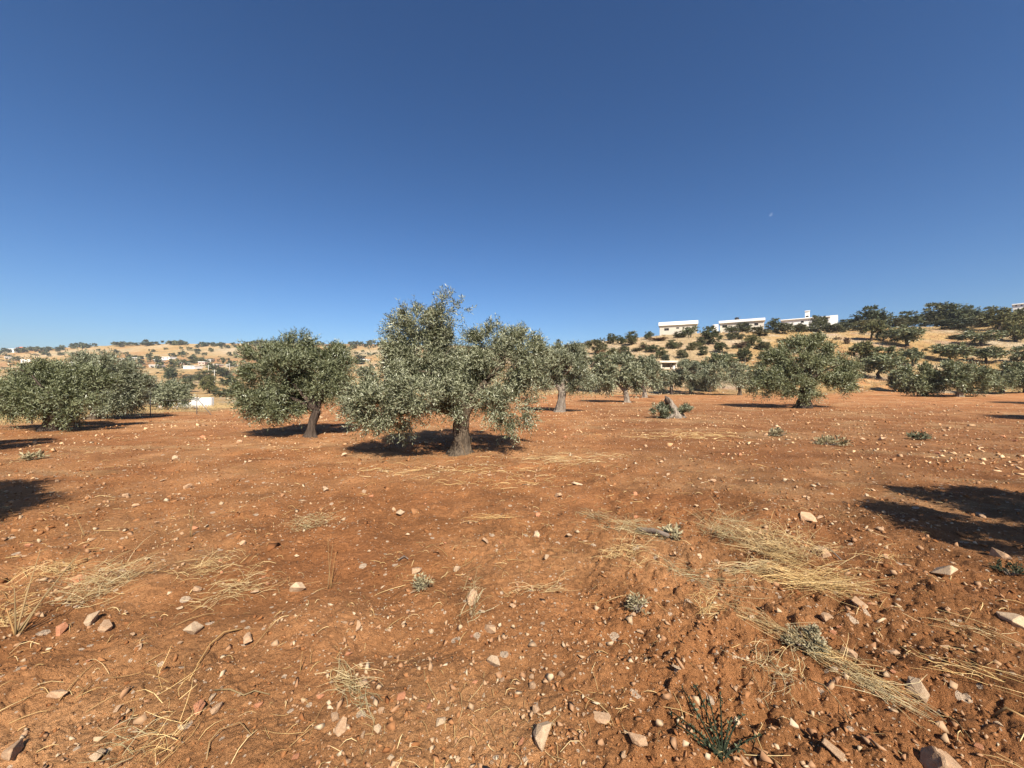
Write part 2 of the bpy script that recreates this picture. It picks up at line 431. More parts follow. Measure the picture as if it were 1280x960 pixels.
# ------------------------------------------------------------------ the ground (one sheet, in three named regions)
def build_ground():
    fine = np.arctan((np.arange(-745, 746, 2.1)) / F)
    side = np.linspace(fine[-1], math.pi, 34)[1:]
    th = np.concatenate([-side[::-1][1:], fine, side])           # full turn, last column meets the first at pi
    rows = [0.25, 0.5, 0.75, 1.0, 1.2]
    yp = 1020.0
    while yp > 499: rows.append(723 / (yp - 480)); yp -= 1.05
    r = rows[-1]
    while r < 1250: r *= 1.024; rows.append(r)
    r = np.array(rows)
    TH, R = np.meshgrid(th, r)
    X = R * np.sin(TH); Y = R * np.cos(TH)
    Z = height(X.ravel(), Y.ravel()).reshape(X.shape)
    # the ground's colours
    x = X.ravel(); y = Y.ravel(); rr = R.ravel()
    thc = np.clip(TH.ravel(), -1.3, 1.3)
    px = 640 + F * np.tan(thc); D = rr * np.cos(thc)
    soil = np.array([0.350, 0.152, 0.056]); dusty = np.array([0.42, 0.208, 0.086]); dark = np.array([0.30, 0.120, 0.042])
    n = fbm(x / 1.6, y / 1.6, 4, 101)[:, None]
    c = soil + (dusty - soil) * np.clip(n * 1.6, 0, 1) + (dark - soil) * np.clip(-n * 1.5, 0, 1)
    n5 = fbm(x / .35, y / .35, 3, 107)[:, None]; c = c * (1 + .14 * n5)
    backscatter_dim = (sstep(.2, 2.6, x - .12 * y) * (1 - sstep(25, 45, rr)))[:, None]; c = c * (1 - .22 * backscatter_dim)      # darker to the right: weaker sun backscatter painted into the soil colour
    straw = np.array([0.50, 0.36, 0.18]); gold = np.array([0.41, 0.26, 0.105]); pale = np.array([0.44, 0.34, 0.215]); ochre = np.array([0.35, 0.18, 0.08]); olive = np.array([0.24, 0.21, 0.11])
    # thin straw litter dusting the soil
    s = np.clip(fbm(x / 2.5, y / 0.9, 4, 131) * 2.0 - 0.6, 0, 0.22) * sstep(4, 9, rr)
    c = c * (1 - s[:, None]) + straw * s[:, None]
    # verge where the field ends
    edge = np.interp(px, [-300, 0, 60, 150, 290, 460, 620, 700, 1040, 1070, 1130, 1150, 1600], [13, 14, 15, 18, 25, 42, 52, 56, 58, 64, 66, 58, 58])
    q = (D - edge) / edge * 5 + 1.1 * fbm(x / 2.2, y / 2.2, 3, 151)
    g = sstep(-0.9, 0.5, q)[:, None]
    m1 = fbm(x / 7, y / 7, 4, 161)[:, None]; m2 = fbm(x / 16 + 5, (y + 4 * Z.ravel()) / 5, 4, 171)[:, None]
    gc = gold + (pale - gold) * np.clip(m1 * 1.8, 0, 1) + (ochre - gold) * np.clip(m2 * 2.2 - 0.25, 0, 0.9)
    nearL = (sstep(700, 600, px) * (1 - sstep(60, 130, rr)))[:, None]
    gc = gc * (1 - 0.5 * nearL) + straw * 0.5 * nearL
    rocky = (sstep(960, 860, px) * sstep(640, 720, px) * sstep(56, 62, D) * (1 - sstep(160, 200, rr)))[:, None]
    gc = gc * (1 - 0.5 * rocky) + pale * 0.5 * rocky
    far = sstep(150, 260, rr)[:, None]
    f1 = fbm(x / 60, y / 60, 5, 181)[:, None]; f2 = fbm(x / 22, y / 22, 4, 191)[:, None]
    fc = gold * 0.92 + (ochre - gold) * np.clip(f1 * 1.8, 0, .8) + (pale - gold) * np.clip(-f1 * 1.6, 0, .8)
    fc = fc + (olive - fc) * np.clip(f2 * 1.5 - 0.2, 0, 0.5)
    gc = gc * (1 - far) + fc * far
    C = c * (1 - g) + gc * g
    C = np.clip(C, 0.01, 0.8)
    nr, nc = X.shape
    idx = np.arange(nr * nc).reshape(nr, nc)
    q = np.stack([idx[:-1, :-1], idx[:-1, 1:], idx[1:, 1:], idx[1:, :-1]], -1).reshape(-1, 4)
    q = q[:, ::-1]
    qm = g[q[:, 0], 0]; qr = rr[q[:, 0]]
    region = np.where(qr > 190, 2, np.where((qm > 0.5) & (qr > 12), 1, 0))
    V = np.stack([x, y, Z.ravel()], -1)
    # closing wedge between first and last column and centre cap
    wrap = np.stack([idx[:-1, -1], idx[:-1, 0], idx[1:, 0], idx[1:, -1]], -1)[:, ::-1]
    wr = np.where(r[:-1] > 190, 2, 0)
    q = np.vstack([q, wrap]); region = np.concatenate([region, wr])
    centre = np.concatenate([idx[0], []]).astype(int)
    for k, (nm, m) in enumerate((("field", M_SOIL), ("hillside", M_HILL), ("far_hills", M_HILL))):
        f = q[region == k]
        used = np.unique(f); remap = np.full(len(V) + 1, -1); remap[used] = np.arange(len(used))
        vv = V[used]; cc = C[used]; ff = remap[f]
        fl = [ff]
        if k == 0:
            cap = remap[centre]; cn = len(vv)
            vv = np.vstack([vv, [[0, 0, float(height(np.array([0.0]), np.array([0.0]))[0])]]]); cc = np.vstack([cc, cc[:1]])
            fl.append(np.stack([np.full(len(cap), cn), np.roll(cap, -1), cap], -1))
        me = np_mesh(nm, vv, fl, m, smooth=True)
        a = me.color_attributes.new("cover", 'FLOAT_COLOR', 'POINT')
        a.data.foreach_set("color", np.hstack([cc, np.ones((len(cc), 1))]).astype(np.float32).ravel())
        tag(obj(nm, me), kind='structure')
build_ground()

# ------------------------------------------------------------------ foliage
def unit(v):
    return v / np.maximum(np.linalg.norm(v, axis=-1, keepdims=True), 1e-9)

def crown_arrays(seed, lobes, n_twig, k, L, W, TL, up=0.35, sub=14, zmin=0.12, jitter=0.55, sweep=(0, 0, 0), wide=0.45):
    """lobes: rows cx cy cz rx ry rz weight. Sprays of narrow leaves on twigs gathered in clumps."""
    rng = np.random.default_rng(seed)
    lb = np.array(lobes, float)
    w = lb[:, 6] * (lb[:, 3] * lb[:, 4] * lb[:, 5]) ** (2 / 3); w /= w.sum()
    subs = []
    for i, l in enumerate(lb):
        d = unit(rng.normal(size=(sub, 3)))
        rad = rng.uniform(0.45, 0.92, (sub, 1))
        cen = l[:3] + d * l[3:6] * rad
        rs = np.mean(l[3:6]) * rng.uniform(0.17, 0.33, (sub, 1))
        subs.append(np.hstack([cen, rs, np.full((sub, 1), i), rng.uniform(0.0, 1.0, (sub, 1))]))
    S = np.array(subs)                                       # lobes x sub x 6
    li = rng.choice(len(lb), n_twig, p=w); si = rng.integers(0, sub, n_twig)
    s = S[li, si]
    d = unit(rng.normal(size=(n_twig, 3)))
    base = s[:, :3] + d * s[:, 3:4] * rng.random((n_twig, 1)) ** 0.5
    # a share fills the inside of the lobes
    fill = rng.random(n_twig) < 0.12
    base[fill] = (lb[li, :3] + d * lb[li, 3:6] * rng.random((n_twig, 1)) ** 0.45 * 0.85)[fill]
    out = unit((base - lb[li, :3]) / lb[li, 3:6])
    tdir = unit(out + np.array([0, 0, up]) + np.array(sweep) + rng.normal(size=(n_twig, 3)) * jitter)
    tl = TL * rng.uniform(0.6, 1.35, n_twig)
    keep = base[:, 2] > zmin
    base, out, tdir, tl, s = base[keep], out[keep], tdir[keep], tl[keep], s[keep]
    n = len(base)
    u = np.linspace(0.05, 1.0, k)
    pos = base[:, None] + tdir[:, None] * (tl[:, None, None] * u[None, :, None])
    pos[:, :, 2] -= (u[None] ** 2) * tl[:, None] * 0.18
    a = unit(np.cross(tdir, np.array([0.31, 0.17, 0.93])))
    b = np.cross(tdir, a)
    phi = (np.arange(k) * 2.4)[None, :] + rng.uniform(0, 6.28, (n, 1))
    sidev = a[:, None] * np.cos(phi)[..., None] + b[:, None] * np.sin(phi)[..., None]
    ld = unit(tdir[:, None] * 0.85 + sidev * 0.75 + rng.normal(size=(n, k, 3)) * 0.25)
    nrm = unit(np.array([0, 0, 0.5]) + out[:, None] * 0.35 + rng.normal(size=(n, k, 3)) * 0.7)
    sv = unit(np.cross(ld, nrm)); nn = np.cross(sv, ld)
    ls = L * rng.uniform(0.65, 1.25, (n, k, 1)); ws = W * rng.uniform(0.75, 1.25, (n, k, 1))
    p0 = pos; p2 = pos + ld * ls
    pm = pos + ld * ls * wide + nn * ls * 0.06
    V = np.stack([p0, pm + sv * ws * 0.5, p2, pm - sv * ws * 0.5], 2).reshape(-1, 3)
    V[:, 2] = np.maximum(V[:, 2], 0.03)
    m = n * k
    Fc = (np.arange(m)[:, None] * 4 + np.array([0, 3, 2, 1])[None])
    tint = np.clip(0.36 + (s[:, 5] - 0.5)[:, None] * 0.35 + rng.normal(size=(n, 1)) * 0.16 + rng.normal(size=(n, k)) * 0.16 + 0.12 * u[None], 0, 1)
    return V, Fc, np.repeat(tint.ravel(), 4)

def crown(name, *a, m=None, **k):
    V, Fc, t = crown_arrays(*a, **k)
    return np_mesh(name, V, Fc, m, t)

rnd = random.Random(4)

def custom_olive(px, py, lobes, label, cat="olive tree", group="olive trees on the red field", trunk=None, limbs=None, n=3000, k=12, L=0.085, W=0.022, TL=0.30, seed=1,
                 leaf=None, bark=None, r0=0.2, zmin=0.2, up=0.35, sub=14, D=None, sweep=(0, 0, 0), name="olive_tree"):
    """An olive with a crown of its own: lobes are (px, py, rx, ry, depth offset in m[, weight]) as the photograph shows them"""
    X, Y, Z = spot(px, py)
    root = empty(name, (X, Y, Z - 0.02), label, cat, group)
    def loc(qx, qy, dy=0.0):
        d = Y + dy
        return ((qx - 640) / F * d - X, dy, CAMZ + (480 - qy) / F * d - Z)
    lb = []
    for l in lobes:
        c = loc(l[0], l[1], l[4]); s = (Y + l[4]) / F
        rx, rz = max(l[2] * s - TL * .5, l[2] * s * .5), max(l[3] * s - TL * .45, l[3] * s * .5)
        lb.append((*c, rx, 0.5 * (rx + rz) * 1.05, rz, l[5] if len(l) > 5 else 1.0))
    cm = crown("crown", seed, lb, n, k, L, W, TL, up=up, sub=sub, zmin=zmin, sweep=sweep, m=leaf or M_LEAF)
    child(root, obj("crown", cm))
    bk = bark or M_BARK
    # trunk: a gnarled, flared stem through the given picture points
    tp = [loc(*p) for p in (trunk or [(px, py), (px, py - 20)])]
    pts = []
    for i in range(len(tp) - 1):
        for t in [q / 7 for q in range(7)]: pts.append(Vector(tp[i]).lerp(Vector(tp[i + 1]), t))
    pts.append(Vector(tp[-1]))
    pts.insert(0, Vector(tp[0]) - Vector((0, 0, 0.12)))
    nn = len(pts); rg = random.Random(seed)
    rad = []
    for i in range(nn):
        f = i / (nn - 1)
        rad.append(r0 * (1.0 + 0.75 * math.exp(-f * 8) - 0.25 * f + rg.uniform(-.03, .03)))
    child(root, obj("trunk", tube_mesh("trunk", pts, rad, bk, 30, 0.26, seed)))
    top = pts[-1]
    heavy = sorted(lb, key=lambda l: -l[3] * l[5])[:(limbs or 5)]
    for j, l in enumerate(heavy):
        e = Vector(l[:3]); e = top.lerp(e, 0.92)
        mid = top.lerp(e, 0.45) + Vector((rg.uniform(-.12, .12), rg.uniform(-.12, .12), 0.18 * (e - top).length))
        s = top - Vector((0, 0, r0 * 0.5))
        bz = bezier(s, mid, e, 8)
        child(root, obj("limb", tube_mesh("limb", bz, [r0 * (0.55 - 0.45 * i / 7) for i in range(8)], bk, 8, 0.1, seed + j)))
        for q in range(2):
            b0 = bz[4 + q]; dirv = Vector((rg.uniform(-1, 1), rg.uniform(-1, 1), rg.uniform(0.1, 1))).normalized()
            e2 = b0 + dirv * l[3] * 0.75
            child(root, obj("branch", tube_mesh("branch", bezier(b0, b0.lerp(e2, .5) + Vector((0, 0, .08)), e2, 5), [r0 * (0.2 - 0.035 * i) for i in range(5)], bk, 6, 0.1, seed + 9 + q)))
    return root

big = custom_olive(575, 567, [(528, 442, 54, 50, .3), (526, 403, 36, 28, .2), (506, 418, 28, 28, .3), (548, 402, 24, 24, .3), (635, 448, 51, 42, .3), (612, 430, 36, 25, .5), (650, 432, 25, 22, .3), (470, 508, 44, 38, -.5, 1.25), (452, 500, 26, 34, -.3, 1.2), (500, 520, 36, 26, -.4, 1.3),
                   (498, 472, 45, 40, 0), (532, 492, 48, 34, -.7), (608, 482, 42, 36, .2), (640, 510, 32, 30, -.1), (616, 504, 26, 20, -.3), (668, 470, 28, 36, .2), (560, 500, 30, 22, -.6), (575, 450, 60, 50, 1.2),
                   (540, 480, 70, 42, .9), (560, 384, 15, 22, .1, .6), (577, 384, 10, 15, .1, .6), (655, 420, 11, 12, .3, .5)],
                   "largest olive tree, tall silvery crown, standing alone on the red soil", trunk=[(575, 567), (576, 548), (574, 535), (579, 516)], limbs=7,
                   n=12800, k=12, L=0.08, W=0.0175, TL=0.28, seed=11, r0=0.185, zmin=0.36, sub=15)
olive2 = custom_olive(388, 546, [(348, 462, 46, 42, 0), (366, 438, 38, 22, .3), (317, 488, 25, 32, 0), (335, 506, 38, 17, -.3), (415, 455, 30, 30, .4), (402, 480, 24, 20, .1),
                   (385, 468, 40, 34, 1.0), (370, 421, 15, 9, .2, .7), (362, 500, 42, 22, .6), (420, 472, 17, 24, .2), (345, 512, 34, 15, -.1), (418, 490, 20, 14, .3)],
                   "dense olive tree with a leaning trunk beside the largest olive", trunk=[(388, 546), (390, 530), (396, 512)], limbs=6,
                   n=7600, k=12, L=0.09, W=0.020, TL=0.30, seed=21, r0=0.13, zmin=0.35, leaf=M_LEAF_G, bark=M_BARK_D)
oliveA = custom_olive(63, 538, [(60, 490, 48, 32, 0), (22, 488, 36, 30, .4), (85, 500, 38, 26, -.2), (50, 470, 44, 18, .5), (104, 480, 28, 24, .3), (15, 505, 24, 18, .2)],
                   "windswept green olive with a short thick trunk at the edge of the field", trunk=[(63, 538), (66, 528), (70, 512)], limbs=5,
                   n=5600, k=12, L=0.10, W=0.022, TL=0.36, seed=31, r0=0.24, zmin=0.42, leaf=M_LEAF_G, bark=M_BARK_D, sweep=(.5, 0, .05))
oliveB = custom_olive(120, 524, [(142, 468, 40, 28, 0), (122, 455, 38, 17, .4), (160, 488, 27, 26, 0), (132, 500, 34, 20, 0), (112, 488, 30, 28, .5), (150, 505, 24, 14, -.2)],
                   "dark dense olive standing close behind the windswept olive", trunk=[(120, 524), (121, 516), (124, 505)], limbs=5,
                   n=4800, k=12, L=0.115, W=0.026, TL=0.38, seed=41, r0=0.22, zmin=0.5, sweep=(.4, 0, .05))
custom_olive(211, 512, [(212, 490, 25, 13, 0), (195, 497, 18, 12, 0), (228, 498, 12, 8, 0), (205, 484, 16, 9, .4), (222, 488, 14, 10, .3)],
                   "small low olive in front of the white wall", trunk=[(211, 513), (209, 508), (205, 500)], limbs=4,
                   n=1300, k=10, L=0.16, W=0.045, TL=0.4, seed=51, r0=0.2, zmin=0.2, bark=M_BARK_D)
custom_olive(699, 515, [(705, 456, 30, 21, 0), (690, 462, 21, 24, .3), (725, 476, 17, 17, -.2), (712, 440, 25, 9, .2), (678, 468, 12, 16, 0), (738, 480, 8, 10, 0)],
                   "pale silvery olive with a bare forked trunk beyond the largest olive", trunk=[(699, 516), (701, 504), (703, 488)], limbs=5,
                   n=3400, k=10, L=0.14, W=0.034, TL=0.40, seed=61, r0=0.26, zmin=0.9, bark=M_BARK_P)
custom_olive(1005, 510, [(1000, 450, 38, 28, 0), (1040, 460, 32, 28, .5), (965, 462, 28, 27, .3), (955, 482, 20, 14, -.2), (1015, 431, 34, 13, .5), (1050, 478, 23, 17, 0),
                   (1003, 484, 26, 17, -.5), (985, 474, 25, 20, -.8), (1062, 465, 13, 16, .2)],
                   "broad dark olive with a leaning trunk, alone beneath the hillside", trunk=[(1003, 510), (1006, 496), (1010, 474)], limbs=6,
                   n=5600, k=10, L=0.16, W=0.040, TL=0.45, seed=71, r0=0.36, zmin=0.55, bark=M_BARK_D, leaf=M_LEAF_G)

# olives in the rows along the foot of the slope
ROW = [
    (784, 503, 3.5, 3.5, M_BARK_P, "olive with a whitish trunk, the first of the row under the stone hut", [(755, 470, 19, 19, 0), (775, 465, 21, 20, .4), (792, 472, 15, 16, 0)]),
    (806, 497, 3.5, 3.5, M_BARK_P, "grey olive with pale split trunk beside the whitish-trunked olive", [(800, 468, 18, 18, 0), (818, 472, 16, 17, 0), (810, 458, 16, 11, .5)]),
    (840, 493, 3.5, 3.5, M_BARK_D, "small olive just below the stone hut, behind the old stump", [(838, 475, 14, 11, 0), (830, 480, 10, 9, .4), (848, 474, 9, 9, 0)]),
    (863, 493, 3.5, 3.5, M_BARK_D, "rounded olive with dark trunk between the stone hut and the thin-stemmed olives", [(860, 468, 19, 18, 0), (873, 472, 14, 15, 0), (850, 472, 9, 12, .3)]),
    (886, 490, 3.5, 3.5, M_BARK_D, "pale bushy olive low at the foot of the golden slope", [(885, 470, 14, 15, 0), (878, 476, 10, 12, 0), (893, 476, 9, 12, .3)]),
    (925, 494, 3.5, 3.5, M_BARK, "grey olive with several thin stems beside the broad dark olive", [(915, 468, 24, 21, 0), (932, 472, 16, 18, .3), (900, 470, 15, 17, 0)]),
    (1157, 495, 3.5, 3.5, M_BARK_D, "dark round olive at the field edge, first in the row under the golden slope", [(1148, 472, 24, 17, 0), (1168, 474, 20, 16, 0), (1152, 484, 22, 10, -.4), (1136, 478, 14, 13, 0)]),
    (1200, 496, 3.5, 3.5, M_BARK_P, "olive with a pale exposed root foot in the row under the golden slope", [(1205, 467, 25, 19, 0), (1225, 472, 19, 17, .3), (1190, 475, 17, 16, 0), (1212, 480, 22, 11, -.4)]),
    (1252, 492, 3.5, 3.5, M_BARK_D, "blackish olive next to the olive with pale roots", [(1250, 470, 23, 17, 0), (1264, 468, 17, 16, .3), (1240, 475, 13, 13, 0), (1252, 481, 18, 9, -.3)]),
    (1282, 491, 3.5, 3.5, M_BARK_D, "olive cut by the picture edge at the end of the field row", [(1280, 468, 16, 15, 0), (1294, 470, 14, 14, 0)]),
    (1126, 490, 3.5, 3.5, M_BARK_D, "low dark bushy olive touching the ground beside the red soil track", [(1125, 474, 12, 13, 0), (1130, 466, 10, 8, .3), (1122, 482, 8, 6, 0)]),
    (742, 490, 3.5, 3.5, M_BARK, "small grey olive behind the silvery forked olive", [(744, 473, 12, 11, 0), (735, 476, 8, 9, .3)]),
]
for i, (px, py, _, _, bk, lab, lo) in enumerate(ROW):
    t = custom_olive(px, py, lo, lab, group="olive trees in rows below the slope", trunk=[(px, py + .5), (px + rnd.uniform(-1, 1), py - 6), (px + rnd.uniform(-3, 3), py - 15)],
                     limbs=3, n=1000 if i < 6 else 1500, k=9, L=0.26, W=0.085, TL=0.6, seed=200 + i, r0=0.24, zmin=0.4 if i < 6 else .18, sub=12, bark=bk, leaf=M_LEAF if i < 6 else M_LEAF_G)

# olives just beyond the picture's edges: their shadows fall into it
for src, (cx0, cy0), (x, y, s, rz), lab in (
    (olive2, (-.6, .3), (-6.1, 2.35, 0.95, 1.9), "olive beyond the picture edge whose broad shadow crosses the stony soil"),
    (olive2, (-.6, .3), (-12.5, 7.2, 0.9, 0.6), "olive beyond the picture edge whose thin shadow lies near the windswept olive"),
    (oliveB, (.5, .1), (24.6, 15.6, 1.1, 1.0), "olive beyond the picture edge whose streak of shadow ends near the stony rise"),
    (oliveB, (.5, .1), (41.2, 28.0, 1.2, 4.0), "olive beyond the picture edge whose shadow lies before the olive with pale roots")):
    x -= s * (cx0 * math.cos(rz) - cy0 * math.sin(rz)); y -= s * (cx0 * math.sin(rz) + cy0 * math.cos(rz))
    c = copy_tree(src); c.location = (x, y, h1(x, y) - .02); c.rotation_euler = (0, 0, rz); c.scale = (s, s, s)
    tag(c, lab, "olive tree", "olive trees on the red field")

tw = empty("olive_tree", (6.4, 2.35, h1(6.4, 2.35) - .02), "olive beyond the picture edge whose forked shadow crosses the dark soil", "olive tree", "olive trees on the red field")
TL_ = [(-1.25, -.25, 1.9, .30, .85, .32, 1), (-.85, -.75, 1.8, .35, .5, .3, 1), (-.15, .45, 1.95, .34, .62, .30, 1), (.35, .1, 2.2, .5, .6, .35, 1), (.95, .2, 1.95, .7, .85, .5, 1), (.6, -.7, 1.9, .55, .6, .4, 1)]
child(tw, obj("crown", crown("crown", 95, TL_, 3600, 12, .11, .028, .26, zmin=.6, sub=12, m=M_LEAF)))
child(tw, obj("trunk", tube_mesh("trunk", [(0, 0, -.1), (0, 0, .0), (.02, 0, .3), (.03, .02, .7), (.0, .03, 1.0)], [.32, .27, .21, .18, .17], M_BARK_D, 24, .26, 95)))
for l in TL_:
    e = Vector(l[:3]); child(tw, obj("limb", tube_mesh("limb", bezier((0, .03, .92), (e.x * .4, e.y * .4, 1.65), e, 7), [.10 - .012 * q for q in range(7)], M_BARK_D, 8, .1, 3)))

# ------------------------------------------------------------------ slope trees and shrubs, distant trees
def proto_tree(kind, seed):
    """unit tree: crown 1 wide, 1 high, trunk included; returns (crown mesh, trunk mesh)"""
    rg = random.Random(seed)
    if kind == 'olive': lo = [(rg.uniform(-.22, .22), rg.uniform(-.2, .2), rg.uniform(.38, .72), .28, .28, .25, 1) for _ in range(6)]; m = M_LEAF_G; zm = .12
    elif kind == 'oak': lo = [(rg.uniform(-.25, .25), rg.uniform(-.2, .2), rg.uniform(.28, .72), .28, .28, .27, 1) for _ in range(7)]; m = M_OAK; zm = .03
    elif kind == 'spread': lo = [(rg.uniform(-.34, .34), rg.uniform(-.25, .25), rg.uniform(.40, .76), .24, .24, .19, 1) for _ in range(8)]; m = M_LEAF_G; zm = .2
    elif kind == 'slim': lo = [(rg.uniform(-.2, .2), rg.uniform(-.2, .2), rg.uniform(.5, .8), .26, .26, .2, 1) for _ in range(4)]; m = M_OAK; zm = .3
    elif kind == 'scrub': lo = [(rg.uniform(-.32, .32), rg.uniform(-.25, .25), rg.uniform(.25, .6), .22, .22, .32, 1) for _ in range(5)]; m = M_SCRUB; zm = .02
    else: lo = [(rg.uniform(-.32, .32), rg.uniform(-.25, .25), rg.uniform(.25, .5), .22, .22, .3, 1) for _ in range(5)]; m = M_RUSTY; zm = .02
    cm = crown("crown", seed, lo, 420, 7, 0.085, 0.035, 0.10, up=.3, sub=9, zmin=zm, m=m)
    pts = [(0, 0, -.15), (0.01, 0, 0), (rg.uniform(-.04, .04), 0, .2), (rg.uniform(-.07, .07), rg.uniform(-.05, .05), .45), (rg.uniform(-.1, .1), 0, .65)]
    tm = tube_mesh("trunk", pts, [.055, .045, .035, .028, .012], M_BARK_D, 7, .12, seed)
    return cm, tm
PROTO = {k: [proto_tree(k, 300 + 10 * i + j) for j in range(3)] for i, k in enumerate(('olive', 'oak', 'spread', 'slim', 'scrub', 'rusty'))}
NAMES = {'olive': ('olive_tree', 'olive tree'), 'oak': ('oak_tree', 'oak tree'), 'spread': ('spreading_tree', 'tree'), 'slim': ('young_tree', 'tree'), 'scrub': ('shrub', 'shrub'), 'rusty': ('dry_shrub', 'shrub')}
_pc = [0]
def plant(px, py, w, h, kind, label, group="trees and shrubs on the hillside", z=None):
    X, Y, Z = spot(px, py)
    s = Y / F
    _pc[0] += 1
    cm, tm = PROTO[kind][_pc[0] % 3]
    nm, cat = NAMES[kind]
    root = empty(nm, (X, Y, Z - 0.03), label, cat, group, rnd.uniform(0, 6.28))
    obj("crown", cm, root)
    if kind not in ('scrub', 'rusty'): obj("trunk", tm, root)
    root.scale = (w * s * 1.15, w * s * 1.15, h * s * 1.02)
    return root

